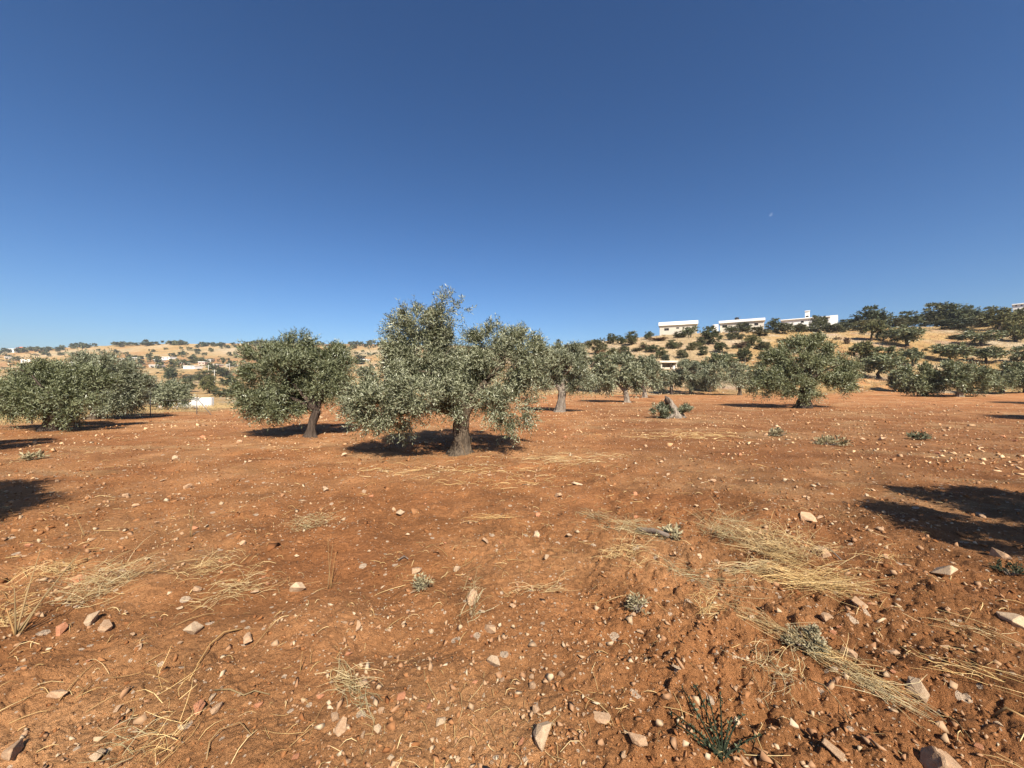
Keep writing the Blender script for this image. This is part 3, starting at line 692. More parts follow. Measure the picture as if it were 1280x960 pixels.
H = [  # picture x, base y, width, height, kind, label
 (1091, 411, 36, 31, 'oak', "tall dark green tree crowning the ridge beside the white houses"),
 (1066, 410, 26, 13, 'scrub', "grey scrub on the ridge between the long white house and tall dark tree"),
 (1083, 413, 30, 15, 'scrub', "wide scrub at the foot of the tall dark ridge tree"),
 (1089, 426, 27, 26, 'slim', "small olive on a visible bent trunk at the top of the golden slope"),
 (1104, 426, 17, 19, 'oak', "dark bush beside the small olive with bent trunk"),
 (1134, 433, 42, 27, 'spread', "broad flat-crowned tree in the middle of the golden slope"),
 (1077, 455, 28, 29, 'slim', "tree on a slender trunk above the broad dark olive"),
 (1106, 458, 40, 26, 'olive', "dark olive under the broad flat-crowned tree"),
 (1141, 457, 24, 26, 'olive', "dark upright olive under the outer end of the broad flat-crowned tree"),
 (1099, 474, 46, 32, 'olive', "wide olive at the head of the red soil track"),
 (1133, 407, 24, 19, 'oak', "dark round tree on the ridge above the broad flat-crowned tree"),
 (1118, 410, 26, 13, 'scrub', "olive-brown scrub between two dark ridge trees"),
 (1152, 408, 30, 18, 'scrub', "brownish scrub on the ridge below the tall ridge wood"),
 (1170, 408, 40, 28, 'oak', "wide green tree in the ridge wood"),
 (1193, 407, 36, 27, 'oak', "flat-topped green tree in the middle of the ridge wood"),
 (1213, 403, 24, 25, 'oak', "dark round tree ending the ridge wood against the sky"),
 (1180, 412, 40, 14, 'scrub', "long low scrub along the top of the golden slope"),
 (1209, 411, 30, 15, 'scrub', "grey green scrub under the dark round end tree of the ridge wood"),
 (1226, 409, 26, 11, 'scrub', "thin scrub in the gap of the ridge wood"),
 (1238, 402, 18, 19, 'oak', "dark tree on the far side of the gap in the ridge wood"),
 (1249, 412, 40, 26, 'oak', "mid green tree below the far flat roofed building"),
 (1273, 409, 34, 26, 'oak', "bright green oak near the far flat roofed building"),
 (1270, 427, 30, 30, 'oak', "dark oak on the upper golden slope near the picture edge"),
 (1207, 416, 14, 6, 'scrub', "tiny shrub on the bare upper golden slope"),
 (1226, 433, 38, 21, 'spread', "wide shrubby tree alone on the golden slope"),
 (1192, 424, 22, 6, 'scrub', "faint low scrub patch on the golden slope"),
 (1188, 452, 38, 24, 'spread', "dark flat tree above the olive with pale roots"),
 (1232, 454, 34, 21, 'olive', "dark round olive between wide shrubby tree and field row"),
 (1277, 455, 24, 24, 'olive', "olive on the lower golden slope cut by the picture edge"),
 (1212, 440, 20, 9, 'rusty', "reddish brown scrub between the dark flat tree and the wide shrubby tree"),
 (968, 416, 17, 20, 'oak', "dark tree beside the flat roof with the black tank"),
 (984, 417, 24, 15, 'scrub', "grey scrub in front of the long white house wall"),
 (994, 403, 12, 7, 'oak', "small dark bush showing above the long white house wall"),
 (1002, 415, 24, 13, 'scrub', "scrub under the white roof tower"),
 (1019, 407, 15, 17, 'oak', "dark tree in front of the white roof tower house"),
 (1028, 407, 15, 16, 'oak', "dark twin tree beside the end block of the long white house"),
 (1022, 415, 28, 10, 'scrub', "low olive-green scrub below the dark twin trees"),
 (1043, 416, 22, 13, 'scrub', "green scrub under the end block of the long white house"),
 (1056, 415, 20, 12, 'scrub', "pale scrub beyond the end block of the long white house"),
 (940, 432, 20, 15, 'oak', "round green bush by itself on the slope under the second white house"),
 (923, 435, 15, 9, 'rusty', "reddish dry bush next to the round green bush"),
 (946, 420, 26, 12, 'scrub', "scrub under the end of the second white house"),
 (931, 453, 17, 19, 'slim', "slender young tree on the golden slope above the thin-stemmed olive"),
 (956, 437, 20, 11, 'scrub', "low scrub above the crown of the broad dark olive"),
 (1003, 425, 14, 5, 'rusty', "brown dry bush on the upper slope under the long white house"),
 (978, 428, 14, 6, 'scrub', "low shrub at the lower edge of the ridge scrub"),
 (1058, 430, 9, 11, 'rusty', "thin dry bush below the pale scrub"),
 (887, 430, 27, 22, 'oak', "large dark bush between the two white houses"),
 (903, 442, 18, 15, 'slim', "small tree with a trunk under the second white house"),
 (911, 425, 13, 10, 'scrub', "pale green bush in front of the second white house"),
 (921, 424, 14, 9, 'scrub', "dull scrub under the windows of the second white house"),
 (914, 412, 17, 10, 'oak', "dark shrub against the wall of the second white house"),
 (929, 415, 20, 11, 'oak', "dark spreading shrub under the black roof tank"),
 (863, 422, 17, 15, 'spread', "dark tree covering the corner of the first white house"),
 (849, 422, 22, 9, 'scrub', "low scrub along the foot of the first white house"),
 (840, 436, 14, 11, 'oak', "round shrub below the first white house"),
 (828, 448, 17, 14, 'oak', "dark bush above the stone hut roof"),
 (815, 440, 18, 10, 'oak', "dark bush on the pale rocky slope near the hut"),
 (868, 438, 15, 12, 'scrub', "grey bush below the corner tree of the first white house"),
 (878, 431, 15, 11, 'scrub', "grey-green bush against the large dark bush"),
 (811, 424, 12, 11, 'oak', "small round tree on the skyline next to the first white house"),
 (820, 426, 22, 5, 'rusty', "reddish scrub strip leading to the first white house"),
 (763, 430, 16, 13, 'oak', "dark round tree on the skyline where the ridge dips"),
 (776, 430, 14, 12, 'oak', "skyline tree between two rounder skyline trees"),
 (790, 431, 20, 16, 'oak', "bulky skyline tree on the rocky ridge"),
 (745, 443, 26, 20, 'scrub', "wide grey green tree on the end of the rocky ridge"),
 (765, 446, 17, 13, 'oak', "dark bush on the pale rocky slope under the skyline trees"),
 (783, 447, 14, 11, 'oak', "dark shrub below the bulky skyline tree"),
 (780, 455, 22, 12, 'scrub', "grey scrub above the whitish-trunked olive"),
 (795, 455, 18, 13, 'scrub', "dull scrub above the grey split-trunk olive"),
 (752, 458, 24, 18, 'olive', "grey olive half way up the rocky slope"),
 (743, 474, 16, 15, 'olive', "small olive at the foot of the rocky slope"),
 (731, 434, 14, 8, 'scrub', "low bush where the ridge meets the sky beyond the silvery olive"),
 (803, 437, 14, 9, 'rusty', "rusty bush on the bare shoulder of the rocky ridge"),
 (853, 447, 16, 11, 'scrub', "bushy scrub beside the stone hut roof"),
 (896, 462, 28, 22, 'olive', "grey olive on the slope behind the pale bushy olive"),
 (911, 460, 26, 18, 'olive', "grey olive on the slope behind the thin-stemmed olive"),
 (875, 465, 22, 17, 'olive', "olive on the slope behind the rounded olive"),
 (946, 482, 26, 24, 'oak', "very dark bush tucked behind the broad dark olive"),
 (1064, 488, 14, 9, 'oak', "dark low bush at the far field edge by the broad dark olive"),
 (858, 456, 10, 8, 'scrub', "small pale shrub right beside the hut wall"),
 (716, 436, 16, 9, 'scrub', "bush on the skyline just above the silvery forked olive"),
 (706, 446, 22, 14, 'scrub', "grey bush mass behind the silvery forked olive crown"),
]
for e in H: plant(*e)
# shrubs nobody could tell apart on the rocky slope
rs = random.Random(77)
for _ in range(85):
    px = rs.uniform(690, 960); py = rs.uniform(432, 482)
    if py < 425 + (960 - px) * 0.03: continue
    plant(px, py, rs.uniform(7, 17), rs.uniform(5, 11), rs.choice(['scrub', 'scrub', 'oak', 'oak', 'rusty']), "small shrub dotted over the pale rocky slope", "small shrubs on the rocky slope")
for _ in range(16):
    plant(rs.uniform(960, 1275), rs.uniform(418, 470), rs.uniform(5, 10), rs.uniform(2.5, 5), rs.choice(['scrub', 'rusty']), "tiny low shrub on the golden grass slope", "tiny shrubs on the golden slope")
# bushes in the valley beyond the field
VAL = [(232, 490, 26, 16, 'oak', "dark valley bush just above the white wall"), (262, 492, 22, 22, 'oak', "green tree behind the end of the white wall"), (280, 496, 24, 14, 'scrub', "bush beyond the white wall next to the dense olive"),
       (258, 478, 22, 14, 'oak', "bright green tree by the valley track"), (216, 476, 18, 15, 'oak', "round dark tree in the valley above the small low olive"), (240, 475, 22, 9, 'scrub', "dull tree strip next to the round dark valley tree"),
       (185, 500, 20, 12, 'scrub', "grey bush between the dark dense olive and the small low olive"), (8, 520, 34, 16, 'scrub', "pale grey bush under the windswept olive's outer branches"),
       (278, 470, 20, 12, 'oak', "valley tree near the utility poles"), (285, 482, 20, 12, 'oak', "dark valley bush half hidden by the dense olive"), (455, 470, 22, 12, 'oak', "valley tree seen between the two nearest olives"),
       (450, 455, 14, 7, 'oak', "small valley tree above the gap between the two nearest olives")]
for e in VAL: plant(*e, group="trees in the valley")

# distant trees on the far hill: small uneven crowns of leafy facets
def far_tree_mesh(seed):
    lo = [(random.Random(seed + i).uniform(-.3, .3), random.Random(seed + i + 50).uniform(-.3, .3), .55 + .15 * (i % 2), .26, .26, .3, 1) for i in range(4)]
    return crown("oak_tree", seed, lo, 34, 4, .28, .2, .14, up=.2, sub=6, zmin=.1, m=M_OAK)
FAR = [far_tree_mesh(500 + 20 * i) for i in range(5)]
rf = random.Random(9)
def far_tree(px, py, w, h, label="small dark tree dotted over the far golden hill", group="trees dotted over the far hill"):
    X, Y, Z = spot(px, py); s = Y / F
    o = link(bpy.data.objects.new("oak_tree", rf.choice(FAR)))
    o.location = (X, Y, Z - 0.1); o.rotation_euler = (0, 0, rf.uniform(0, 6.28)); o.scale = (w * s, w * s, h * s * 1.25)
    tag(o, label, "tree", group)
for i in range(110):                                  # along the crest
    px = rf.uniform(-6, 480); far_tree(px, np.interp(px, [0, 150, 480], [440.5, 430.5, 430.5]) + rf.uniform(-.5, 2.5), rf.uniform(4, 10), rf.uniform(2.5, 4.5), "dark tree on the crest line of the far hill", "trees along the far crest")
for i in range(105):                                 # dotted over the golden flank
    px = rf.choice([rf.uniform(0, 480), rf.uniform(240, 480)]); y0 = np.interp(px, [0, 150, 480], [442, 433, 432])
    far_tree(px, y0 + rf.uniform(0, 13) ** 1.0, rf.uniform(3, 7), rf.uniform(2.2, 4.2))
for i in range(90):                                  # the belt round the village
    px = rf.uniform(150, 470); far_tree(px, rf.gauss(456.5, 5), rf.uniform(5, 12), rf.uniform(3, 6), "bushy dark tree among the far white houses", "trees round the far village")
bl = []
for i in range(330):
    px = rf.uniform(-5, 480); py = rf.uniform(440, 478)
    X, Y, Z = spot(px, py); s = Y / F
    bl.append((X, Y, Z, rf.uniform(2, 7) * s, rf.uniform(1, 3) * s, i))
Vs, Fs, Ts = [], [], []; off = 0
for X, Y, Z, w, h, i in bl:
    V, Fc, t = crown_arrays(900 + i, [(0, 0, .5, .4, .4, .4, 1)], 14, 3, .35, .25, .14, sub=4, zmin=.05)
    Vs.append(V * np.array([w, w, h]) + np.array([X, Y, Z])); Fs.append(Fc + off); Ts.append(t); off += len(V)
tag(obj("far_scrub", np_mesh("far_scrub", np.vstack(Vs), np.vstack(Fs), M_OAK, np.concatenate(Ts))), kind='stuff')

# ------------------------------------------------------------------ buildings
def facade_mesh(name, w, d, h, openings, m, z0=-1.5, rec=0.25):
    """walls of a block, front towards -Y at y=0, with real recessed openings (x0,x1,z0,z1)"""
    bm = bmesh.new()
    xs = sorted({-w / 2, w / 2, *[o[0] for o in openings], *[o[1] for o in openings]})
    zs = sorted({z0, h, *[o[2] for o in openings], *[o[3] for o in openings]})
    def quad(a, b, c, e): bm.faces.new([bm.verts.new(p) for p in (a, b, c, e)])
    for i in range(len(xs) - 1):
        for j in range(len(zs) - 1):
            cx, cz = (xs[i] + xs[i + 1]) / 2, (zs[j] + zs[j + 1]) / 2
            if any(o[0] < cx < o[1] and o[2] < cz < o[3] for o in openings): continue
            quad((xs[i], 0, zs[j]), (xs[i + 1], 0, zs[j]), (xs[i + 1], 0, zs[j + 1]), (xs[i], 0, zs[j + 1]))
    for a, b, c, e in openings:
        quad((a, 0, c), (a, rec, c), (a, rec, e), (a, 0, e)); quad((b, 0, c), (b, 0, e), (b, rec, e), (b, rec, c))
        quad((a, 0, c), (b, 0, c), (b, rec, c), (a, rec, c)); quad((a, 0, e), (a, rec, e), (b, rec, e), (b, 0, e))
    quad((-w / 2, d, z0), (-w / 2, 0, z0), (-w / 2, 0, h), (-w / 2, d, h)); quad((w / 2, 0, z0), (w / 2, d, z0), (w / 2, d, h), (w / 2, 0, h))
    quad((w / 2, d, z0), (-w / 2, d, z0), (-w / 2, d, h), (w / 2, d, h)); quad((-w / 2, 0, h), (w / 2, 0, h), (w / 2, d, h), (-w / 2, d, h))
    me = bpy.data.meshes.new(name); bmesh.ops.remove_doubles(bm, verts=bm.verts, dist=1e-4); bm.to_mesh(me); bm.free(); me.materials.append(m)
    return me

def house(x0, x1, ytop, ybase, Y, label, wins=(), roof=None, wallm=None, roofm=None, d=9.0, over=0.35, roof_px=4, name="house", cat="house", group=None, frames=True, rz=0.0):
    """block between picture columns x0..x1 at depth Y. wins: (px, py, w, h) in the picture"""
    s = Y / F
    cx = (x0 + x1) / 2; X = (cx - 640) * s
    zb = CAMZ + (480 - ybase) * s; zt = CAMZ + (480 - ytop) * s
    rh = roof_px * s if roof_px else 0
    w = (x1 - x0) * s - (2 * over if roof_px else 0)
    ca = math.cos(math.atan2(cx - 640, F)) if rz == 0 else 1.0
    if rz == 0: rz = -math.atan2(cx - 640, F)
    w *= ca
    root = empty(name, (X, Y, zb), label, cat, group, rz)
    wins = [(q[0], q[1], q[2] * 1.2, q[3] * 1.15) for q in wins]
    ops = [((q[0] - q[2] / 2 - cx) * s * ca, (q[0] + q[2] / 2 - cx) * s * ca, (ybase - q[1] - q[3] / 2) * s, (ybase - q[1] + q[3] / 2) * s) for q in wins]
    hw = zt - zb - rh
    obj("wall", facade_mesh("wall", w, d, hw, ops, wallm or M_CREAM, z0=-3.0), root)
    for o in ops:
        g = obj("window", box_mesh("window", (o[0] + .003, o[1] - .003, .2, .24, o[2] + .003, o[3] - .003), M_GLASS), root)
        if frames:
            bm = bmesh.new(); t = .05
            add_box(bm, o[0], o[0] + t, .14, .199, o[2], o[3]); add_box(bm, o[1] - t, o[1], .14, .199, o[2], o[3])
            add_box(bm, o[0] + t, o[1] - t, .14, .199, o[2], o[2] + t); add_box(bm, o[0] + t, o[1] - t, .14, .199, o[3] - t, o[3])
            mx = (o[0] + o[1]) / 2; add_box(bm, mx - .03, mx + .03, .142, .197, o[2] + t, o[3] - t)
            obj("frame", bm_mesh("frame", bm, M_METAL), g)
    if rh:
        obj("roof", box_mesh("roof", (-w / 2 - over, w / 2 + over, -over - .25, d + over, hw + .003, hw + rh), roofm or M_WHITE, 0.04), root)
    return root

house(823, 872, 402, 420.5, 139, "first white house, at the low end of the ridge, with thick flat roof slab", [(833, 411, 5, 2.8), (847, 410, 3, 1.6), (829.5, 419, 5, 2.4), (860, 411, 4, 2.6)], roof_px=4.3)
house(898, 955.5, 399.5, 412, 141, "second white house with a long flat roof and black tank on top", [(905.5, 406.6, 5.5, 2.8), (933, 406.8, 5.5, 3.2), (945, 406.6, 4, 2.6)], roof_px=3.2)
house(891, 898, 405.5, 413, 143.5, "low white annex touching the second white house", [], roof_px=0, wallm=M_WHITE, name="annex", cat="annex", d=6)
house(975, 1037, 397.5, 408, 150, "long white house behind scrub on the ridge", [(1031.5, 401, 4, 3), (1003, 393 + 9, 3, 2.4)], roof_px=1.2, wallm=M_WHITE, d=10)
house(1037, 1047.5, 394, 407, 149, "plain white end block next to the long white house", [], roof_px=0, wallm=M_WHITE, name="house", d=9)
house(1006, 1012.5, 388.3, 397.4, 152.5, "white roof tower rising above the long white house", [(1009, 395.5, 3, 1.8)], roof_px=.8, wallm=M_WHITE, name="roof_tower", cat="tower", d=2.4, over=.1)
house(1265, 1300, 378.6, 382, 215, "far flat roofed white building on the highest ridge", [(1270, 381, 2, 1.6), (1277, 381, 2, 1.6)], roof_px=1.2, wallm=M_WHITE, d=10)
# black water tank on the second house
s = 141 / F
bm = bmesh.new(); bmesh.ops.create_cone(bm, cap_ends=True, segments=16, radius1=.72, radius2=.72, depth=.85, matrix=Matrix.Translation((0, 0, .625)))
bmesh.ops.create_cone(bm, cap_ends=True, segments=16, radius1=.72, radius2=.25, depth=.2, matrix=Matrix.Translation((0, 0, 1.15)))
tk = empty("water_tank", ((926 - 640) * s, 143.5, CAMZ + (480 - 399.5) * s + .02), "black water tank on the flat roof of the second white house", "water tank")
obj("tank", bm_mesh("tank", bm, M_TANK), tk)
bm = bmesh.new()
for a in (-.45, .45):
    for b in (-.45, .45): add_box(bm, a - .04, a + .04, b - .04, b + .04, 0, .2)
obj("stand", bm_mesh("stand", bm, M_METAL), tk)
mast = empty("aerial", ((931 - 640) * s, 144, CAMZ + (480 - 399.5) * s + .01), "thin aerial mast beside the black roof tank", "aerial")
obj("mast", tube_mesh("mast", [(0, 0, 0), (0, 0, 1.7)], [.025, .02], M_METAL, 6), mast)
for zz, ww in ((1.6, .5), (1.35, .35)):
    obj("arm", tube_mesh("arm", [(-ww, 0, zz), (ww, 0, zz)], [.015, .015], M_METAL, 5), mast)
# stone hut on the slope
X, Y, Z = spot(837, 461.5); s = Y / F
hut = empty("stone_hut", (X, Y, Z), "low stone hut with a flat slab roof and dark open front on the rocky slope", "hut")
w = 22 * s; hh = 8.0 * s
for nm, bx in (("wall", (-w / 2 + .1, -w / 2 + .4, .3, 2.6, -.5, hh)), ("wall", (w / 2 - .4, w / 2 - .1, .3, 2.6, -.5, hh)), ("wall", (-w / 2 + .4, w / 2 - .4, 2.3, 2.6, -.5, hh)), ("parapet", (-w / 2 + .4, w / 2 - .4, .3, .55, -.5, hh * .3))):
    obj(nm, box_mesh(nm, bx, M_ROCK, .03), hut)
obj("post", box_mesh("post", (.25, .4, .12, .27, -.3, hh), M_BARK_D), hut)
obj("roof", box_mesh("roof", (-w / 2 - .25, w / 2 + .1, -.1, 2.9, hh + .003, hh + 2.6 * s), M_ROCK, .06), hut)
bm = bmesh.new(); bmesh.ops.create_cone(bm, cap_ends=True, segments=14, radius1=.24, radius2=.24, depth=.8, matrix=Matrix.Translation((0, 0, .4)))
bmesh.ops.bevel(bm, geom=[e for e in bm.edges if len(e.link_faces) == 2 and abs(e.verts[0].co.z - e.verts[1].co.z) < 1e-4], offset=.05, segments=2, affect='EDGES')
xb = X + (841 - 837) * s
tag(obj("barrel", bm_mesh("barrel", bm, M_WHITE)), "white barrel standing in front of the stone hut", "barrel").location = (xb, Y - .45, h1(xb, Y - .45, False))

# white wall beyond the field edge
WY = 36.0; s = WY / F
wr = empty("white_wall", ((230 - 640) * s, WY, -1.2), "low white rendered wall in the dip beyond the field edge", "wall")
for nm, (a, b, t) in (("wall_block", (238.5, 264, 497)), ("wall_block", (222, 238.3, 503)), ("wall_block", (196, 221.8, 507.5))):
    obj(nm, box_mesh(nm, ((a - 230) * s, (b - 230) * s, 0, .35 if t < 500 else .3, -1.0, CAMZ + (480 - t) * s + 1.2), M_WHITE, .02), wr)
# wire fence at the edge of the field
fx, fy, fz = spot(246, 518)
fr = empty("wire_fence", (fx, fy, fz), "wire fence with thin posts and a diagonal brace at the field edge", "fence")
def fpost(px, dy, hgt): 
    x = (px - 640) / F * (fy + dy) - fx; z = h1(x + fx, fy + dy) - fz
    obj("post", tube_mesh("post", [(x, dy, z - .2), (x, dy, z + hgt)], [.02, .018], M_METAL, 7), fr); return (x, dy, z)
ps = [fpost(246, 0, .86), fpost(188, -1.0, .95), fpost(134, -2.4, .9), fpost(92, -3.6, .9), fpost(40, -5.0, .9)]
xb = (265 - 640) / F * (fy - .2) - fx
obj("brace", tube_mesh("brace", [(0, 0, .82), (xb, -.2, h1(xb + fx, fy - .2) - fz - .05)], [.016, .016], M_METAL, 6), fr)
for a, b in zip(ps[:-1], ps[1:]):
    for hz in (.35, .75):
        p0 = Vector(a) + Vector((0, 0, hz)); p1 = Vector(b) + Vector((0, 0, hz))
        obj("wire", tube_mesh("wire", bezier(p0, (p0 + p1) / 2 - Vector((0, 0, .06)), p1, 5), [.005] * 5, M_METAL, 4), fr)

# utility poles in the valley
for px, pb, pt, lab in ((268, 489, 462, "tall pale utility pole in the valley behind the white wall"), (260.5, 471, 456, "shorter pale utility pole higher up the valley road"), (287, 467, 454, "thin utility pole near the far village houses")):
    X, Y, Z = spot(px, pb); hgt = (pb - pt) * Y / F
    r = empty("utility_pole", (X, Y, Z), lab, "utility pole", "poles in the valley")
    k = Y / F * .27
    obj("pole", tube_mesh("pole", [(0, 0, -.3), (0, 0, hgt)], [k, k * .8], M_POLE, 8), r)
    obj("crossarm", box_mesh("crossarm", (-.9, .9, -.06, .06, hgt * .93, hgt * .93 + .12), M_POLE), r)

# houses of the far village
VIL = [(13, 441, 9, 6.5, 'w', "white house on the far crest beside the red roofed one"), (22, 440, 9, 6, 'r', "red roofed house on the far crest"), (32, 453, 12, 5, 'w', "white house below the red roofed crest house"),
       (152, 451, 9, 4, 'c', "cream house at the near end of the far village"), (167, 450, 12, 4, 'c', "pale house by the golden flank at the village edge"), 
       (192, 460, 13, 5, 'c', "low cream house with a dark doorway in the far village"), (195, 452, 7, 3.5, 'c', "small pale house above the low cream house"), (207, 449.5, 14, 4.5, 'w', "bright white house, the highest in the village belt"),
       (227, 456, 9, 3.5, 'p', "pinkish village house above the long white one"),
       (236, 461, 18, 4.8, 'w', "long low bright white house in the middle of the far village"), (252, 456, 9, 5, 'p', "pink house above the utility poles"), (259, 453, 10, 5, 'c', "pale house with a flat roof near the pink house"),
       (268, 459, 9, 5, 'p', "pink village house by the road"), (285, 459, 7, 4, 'c', "little pale house close to the dense olive"),
       (455, 452, 10, 4, 'c', "pale house seen between the two nearest olives"), (8, 449, 8, 4, 'c', "cream house on the slope under the far crest")]
M_PINK = simple("pink_render", (0.52, 0.36, 0.29), (0.6, 0.44, 0.36), .5, .9)
for px, pb, w, h, k, lab in VIL:
    w *= .85; h *= .8
    X, Y, Z = spot(px, pb)
    s = Y / F
    root = house(px - w / 2, px + w / 2, pb - h, pb, Y, lab, [(px - w * .25, pb - h * .45, 1.1, 1.2), (px + w * .2, pb - h * .45, 1.1, 1.2)], roof_px=0.7 if k != 'r' else 0, wallm={'w': M_WHITE, 'c': M_CREAM, 'p': M_PINK, 'r': M_WHITE}[k], name="village_house", cat="house",
                 group="houses of the far village", d=8, over=.2, frames=False, rz=rs.uniform(-.25, .25))
    if k == 'r':
        hw = w * s / 2 + .4; z1 = h * s
        V = np.array([(-hw, -.4, z1), (hw, -.4, z1), (hw, 8.4, z1), (-hw, 8.4, z1), (-hw * .5, 4, z1 + 2.6), (hw * .5, 4, z1 + 2.6)])
        obj("roof", np_mesh("roof", V, [np.array([(0, 1, 5, 4), (2, 3, 4, 5), (3, 2, 1, 0)]), np.array([(1, 2, 5), (3, 0, 4)])], M_REDROOF), root)

# ------------------------------------------------------------------ stones, clods, gravel
def hull_arrays(seed, npts=12, flat=0.6):
    rg = np.random.default_rng(seed)
    p = unit(rg.normal(size=(npts, 3))) * rg.uniform(0.75, 1.0, (npts, 1)) * np.array([1, rg.uniform(.6, .9), flat]) * .5
    bm = bmesh.new()
    for q in p: bm.verts.new(q)
    bmesh.ops.convex_hull(bm, input=bm.verts[:])
    for v in [v for v in bm.verts if not v.link_faces]: bm.verts.remove(v)
    bmesh.ops.triangulate(bm, faces=bm.faces[:])
    bm.verts.index_update()
    V = np.array([tuple(v.co) for v in bm.verts]); Fc = np.array([[v.index for v in f.verts] for f in bm.faces])
    bm.free()
    return V, Fc

def stone_mesh(seed, m, npts=26, flat=.6, sub=True):
    """an angular broken stone with chipped, uneven faces"""
    V, Fc = hull_arrays(seed, npts, flat)
    bm = bmesh.new(); vs_ = [bm.verts.new(v) for v in V]
    for f in Fc: bm.faces.new([vs_[i] for i in f])
    bmesh.ops.bevel(bm, geom=bm.edges[:], offset=.018, segments=1, affect='EDGES', clamp_overlap=True)
    bmesh.ops.triangulate(bm, faces=bm.faces[:])
    rg = random.Random(seed)
    for v in bm.verts: v.co *= 1 + rg.uniform(-.03, .03)
    return bm_mesh("stone", bm, m)
STONES = [stone_mesh(600 + i, (M_STONE, M_STONE, M_STONE_P, M_STONE_R, M_STONE)[i % 5], 10 + (i % 3) * 3, (.45, .6, .75)[i % 3]) for i in range(15)]

def put_stone(px, py, wpx, label, group=None, me=None, hr=None, rz=None, asp=1.0):
    X, Y, Z = spot(px, py); s = wpx * math.hypot(Y, 0) / F
    o = link(bpy.data.objects.new("stone", me or rs.choice(STONES)))
    s *= 1.3; o.scale = (s, s * asp, s * (hr or rs.uniform(.8, 1.2)))
    o.rotation_euler = (rs.uniform(-.3, .3), rs.uniform(-.3, .3), rs.uniform(0, 6.28) if rz is None else rz)
    o.location = (X, Y, Z + .12 * s + .004)
    return tag(o, label, "stone", group)

def boulder_mesh(seed, m):
    """a weathered boulder: uneven rounded planes with a crack across it"""
    bm = bmesh.new(); bmesh.ops.create_icosphere(bm, subdivisions=4, radius=.5)
    rg = random.Random(seed); pl = [(Vector((rg.gauss(0, 1), rg.gauss(0, 1), rg.gauss(0, .8))).normalized(), rg.uniform(.27, .40)) for _ in range(15)]
    for v in bm.verts:
        p = v.co.copy()
        for nrm, dd in pl:
            q = p.dot(nrm) - dd
            if q > 0: p -= nrm * q
        e = .018 * float(vnoise(p.x * 9 + p.z * 4, p.y * 9 - p.z * 3, seed)) + .010 * float(vnoise(p.x * 24 + p.z * 11, p.y * 24 + p.z * 9, seed + 1))
        c = abs(p.x * .9 + p.y * .25 - .02 + .05 * math.sin(p.z * 14 + p.y * 9))
        e -= .03 * max(0, 1 - c / .02)
        v.co = p * (1 + e / .5); v.co.z *= .75
    return bm_mesh("stone", bm, m, False)
big_st = boulder_mesh(777, M_STONE)
NOT = [
 (1183, 968, 44, "largest tan boulder, cracked, at the bottom edge of the picture", big_st), (680, 934, 29, "wedge shaped tan stone alone on bare soil near the bottom edge", STONES[2]), (752, 909, 20, "rounded tan stone above and beside the wedge shaped stone", STONES[4]),
 (241, 791, 24, "pale squared stone with a dark shaded end, alone on smooth soil", STONES[7]), (311, 799, 22, "flat pale stone beside a bent root", STONES[10]), (78, 791, 19, "reddish flat stone by the tall dry stalks", STONES[3]),
 (117, 780, 18, "pale yellowish stone at the foot of the matted dry grass", STONES[2]), (132, 786, 17, "pale stone with a dark hollow next to the yellowish one", STONES[5]), (172, 814, 15, "small pale leaf shaped stone", STONES[0]),
 (590, 759, 24, "flat pale slab stone with dry stalks beside it", STONES[10]), (612, 793, 20, "lumpy pale stone below the flat slab stone", STONES[1]), (617, 832, 19, "whitish lump stone with a smaller piece attached", STONES[2]),
 (846, 858, 15, "pale stone above the green prickly weed", STONES[12]), (1010, 651, 22, "long grey stone with a black shadow beside the dark soil", STONES[6]), (1177, 719, 36, "long smooth pale stone lying by itself near the tree shadow", STONES[12]),
 (1026, 698, 22, "broad tan stone beside the big straw heap", STONES[5]), (1075, 765, 19, "tan egg shaped stone past the end of the straw heap", STONES[4]), (1034, 777, 17, "angular tan stone under the straw heap", STONES[1]),
 (1273, 791, 32, "large tan stone cut by the picture edge", STONES[7]), (1146, 868, 24, "pale pointed stone by the end of the straw streak", STONES[2]), (372, 736, 18, "pale diamond shaped stone on smooth soil", STONES[2]),
 (500, 643, 12, "pale upright stone far out on the smooth soil", STONES[7]), (720, 609, 15, "pale stone with dark foot beyond the straw", STONES[12]), (447, 792, 16, "flat long pale stone sunk in the soil", STONES[9]),
 (454, 866, 17, "curled pale stone at the end of the straw twigs", STONES[0]), (427, 926, 20, "rough pale broken stone near the bottom edge", STONES[5]), (550, 913, 15, "small pale stone on smooth soil near the bottom edge", STONES[7]),
 (1061, 822, 17, "pale stone leaning against a dark clod", STONES[1]), (1115, 815, 17, "long tan stone half sunk beyond the straw streak", STONES[9]), (1250, 704, 18, "tan stone at the rim of the tree shadow", STONES[5]),
 (671, 668, 9, "pale round stone in the middle of the field", STONES[2]), (712, 672, 12, "flat cream stone near the pale round one", STONES[12]), (520, 714, 13, "angular cream stone above the grey twiggy weed", STONES[5]),
 (798, 946, 26, "long curved pale stone pointing at the green weed", STONES[9]), (1042, 956, 22, "tan stone half cut by the bottom edge", STONES[4]), (608, 683, 11, "cream pebble near the lying straw stalk", STONES[0]), (20, 955, 34, "long tan stone in the bottom corner by loose straw", STONES[9]),
 (250, 893, 20, "brownish flat stone sunk in dark soil", STONES[3]), (272, 895, 16, "pale stone beside the brownish flat one", STONES[1]), (70, 867, 22, "long pale stone in dark rough soil", STONES[9]),
]
for px, py, w, lab, me in NOT: put_stone(px, py, w, lab, None, me, asp=rs.uniform(.8, 1.1))
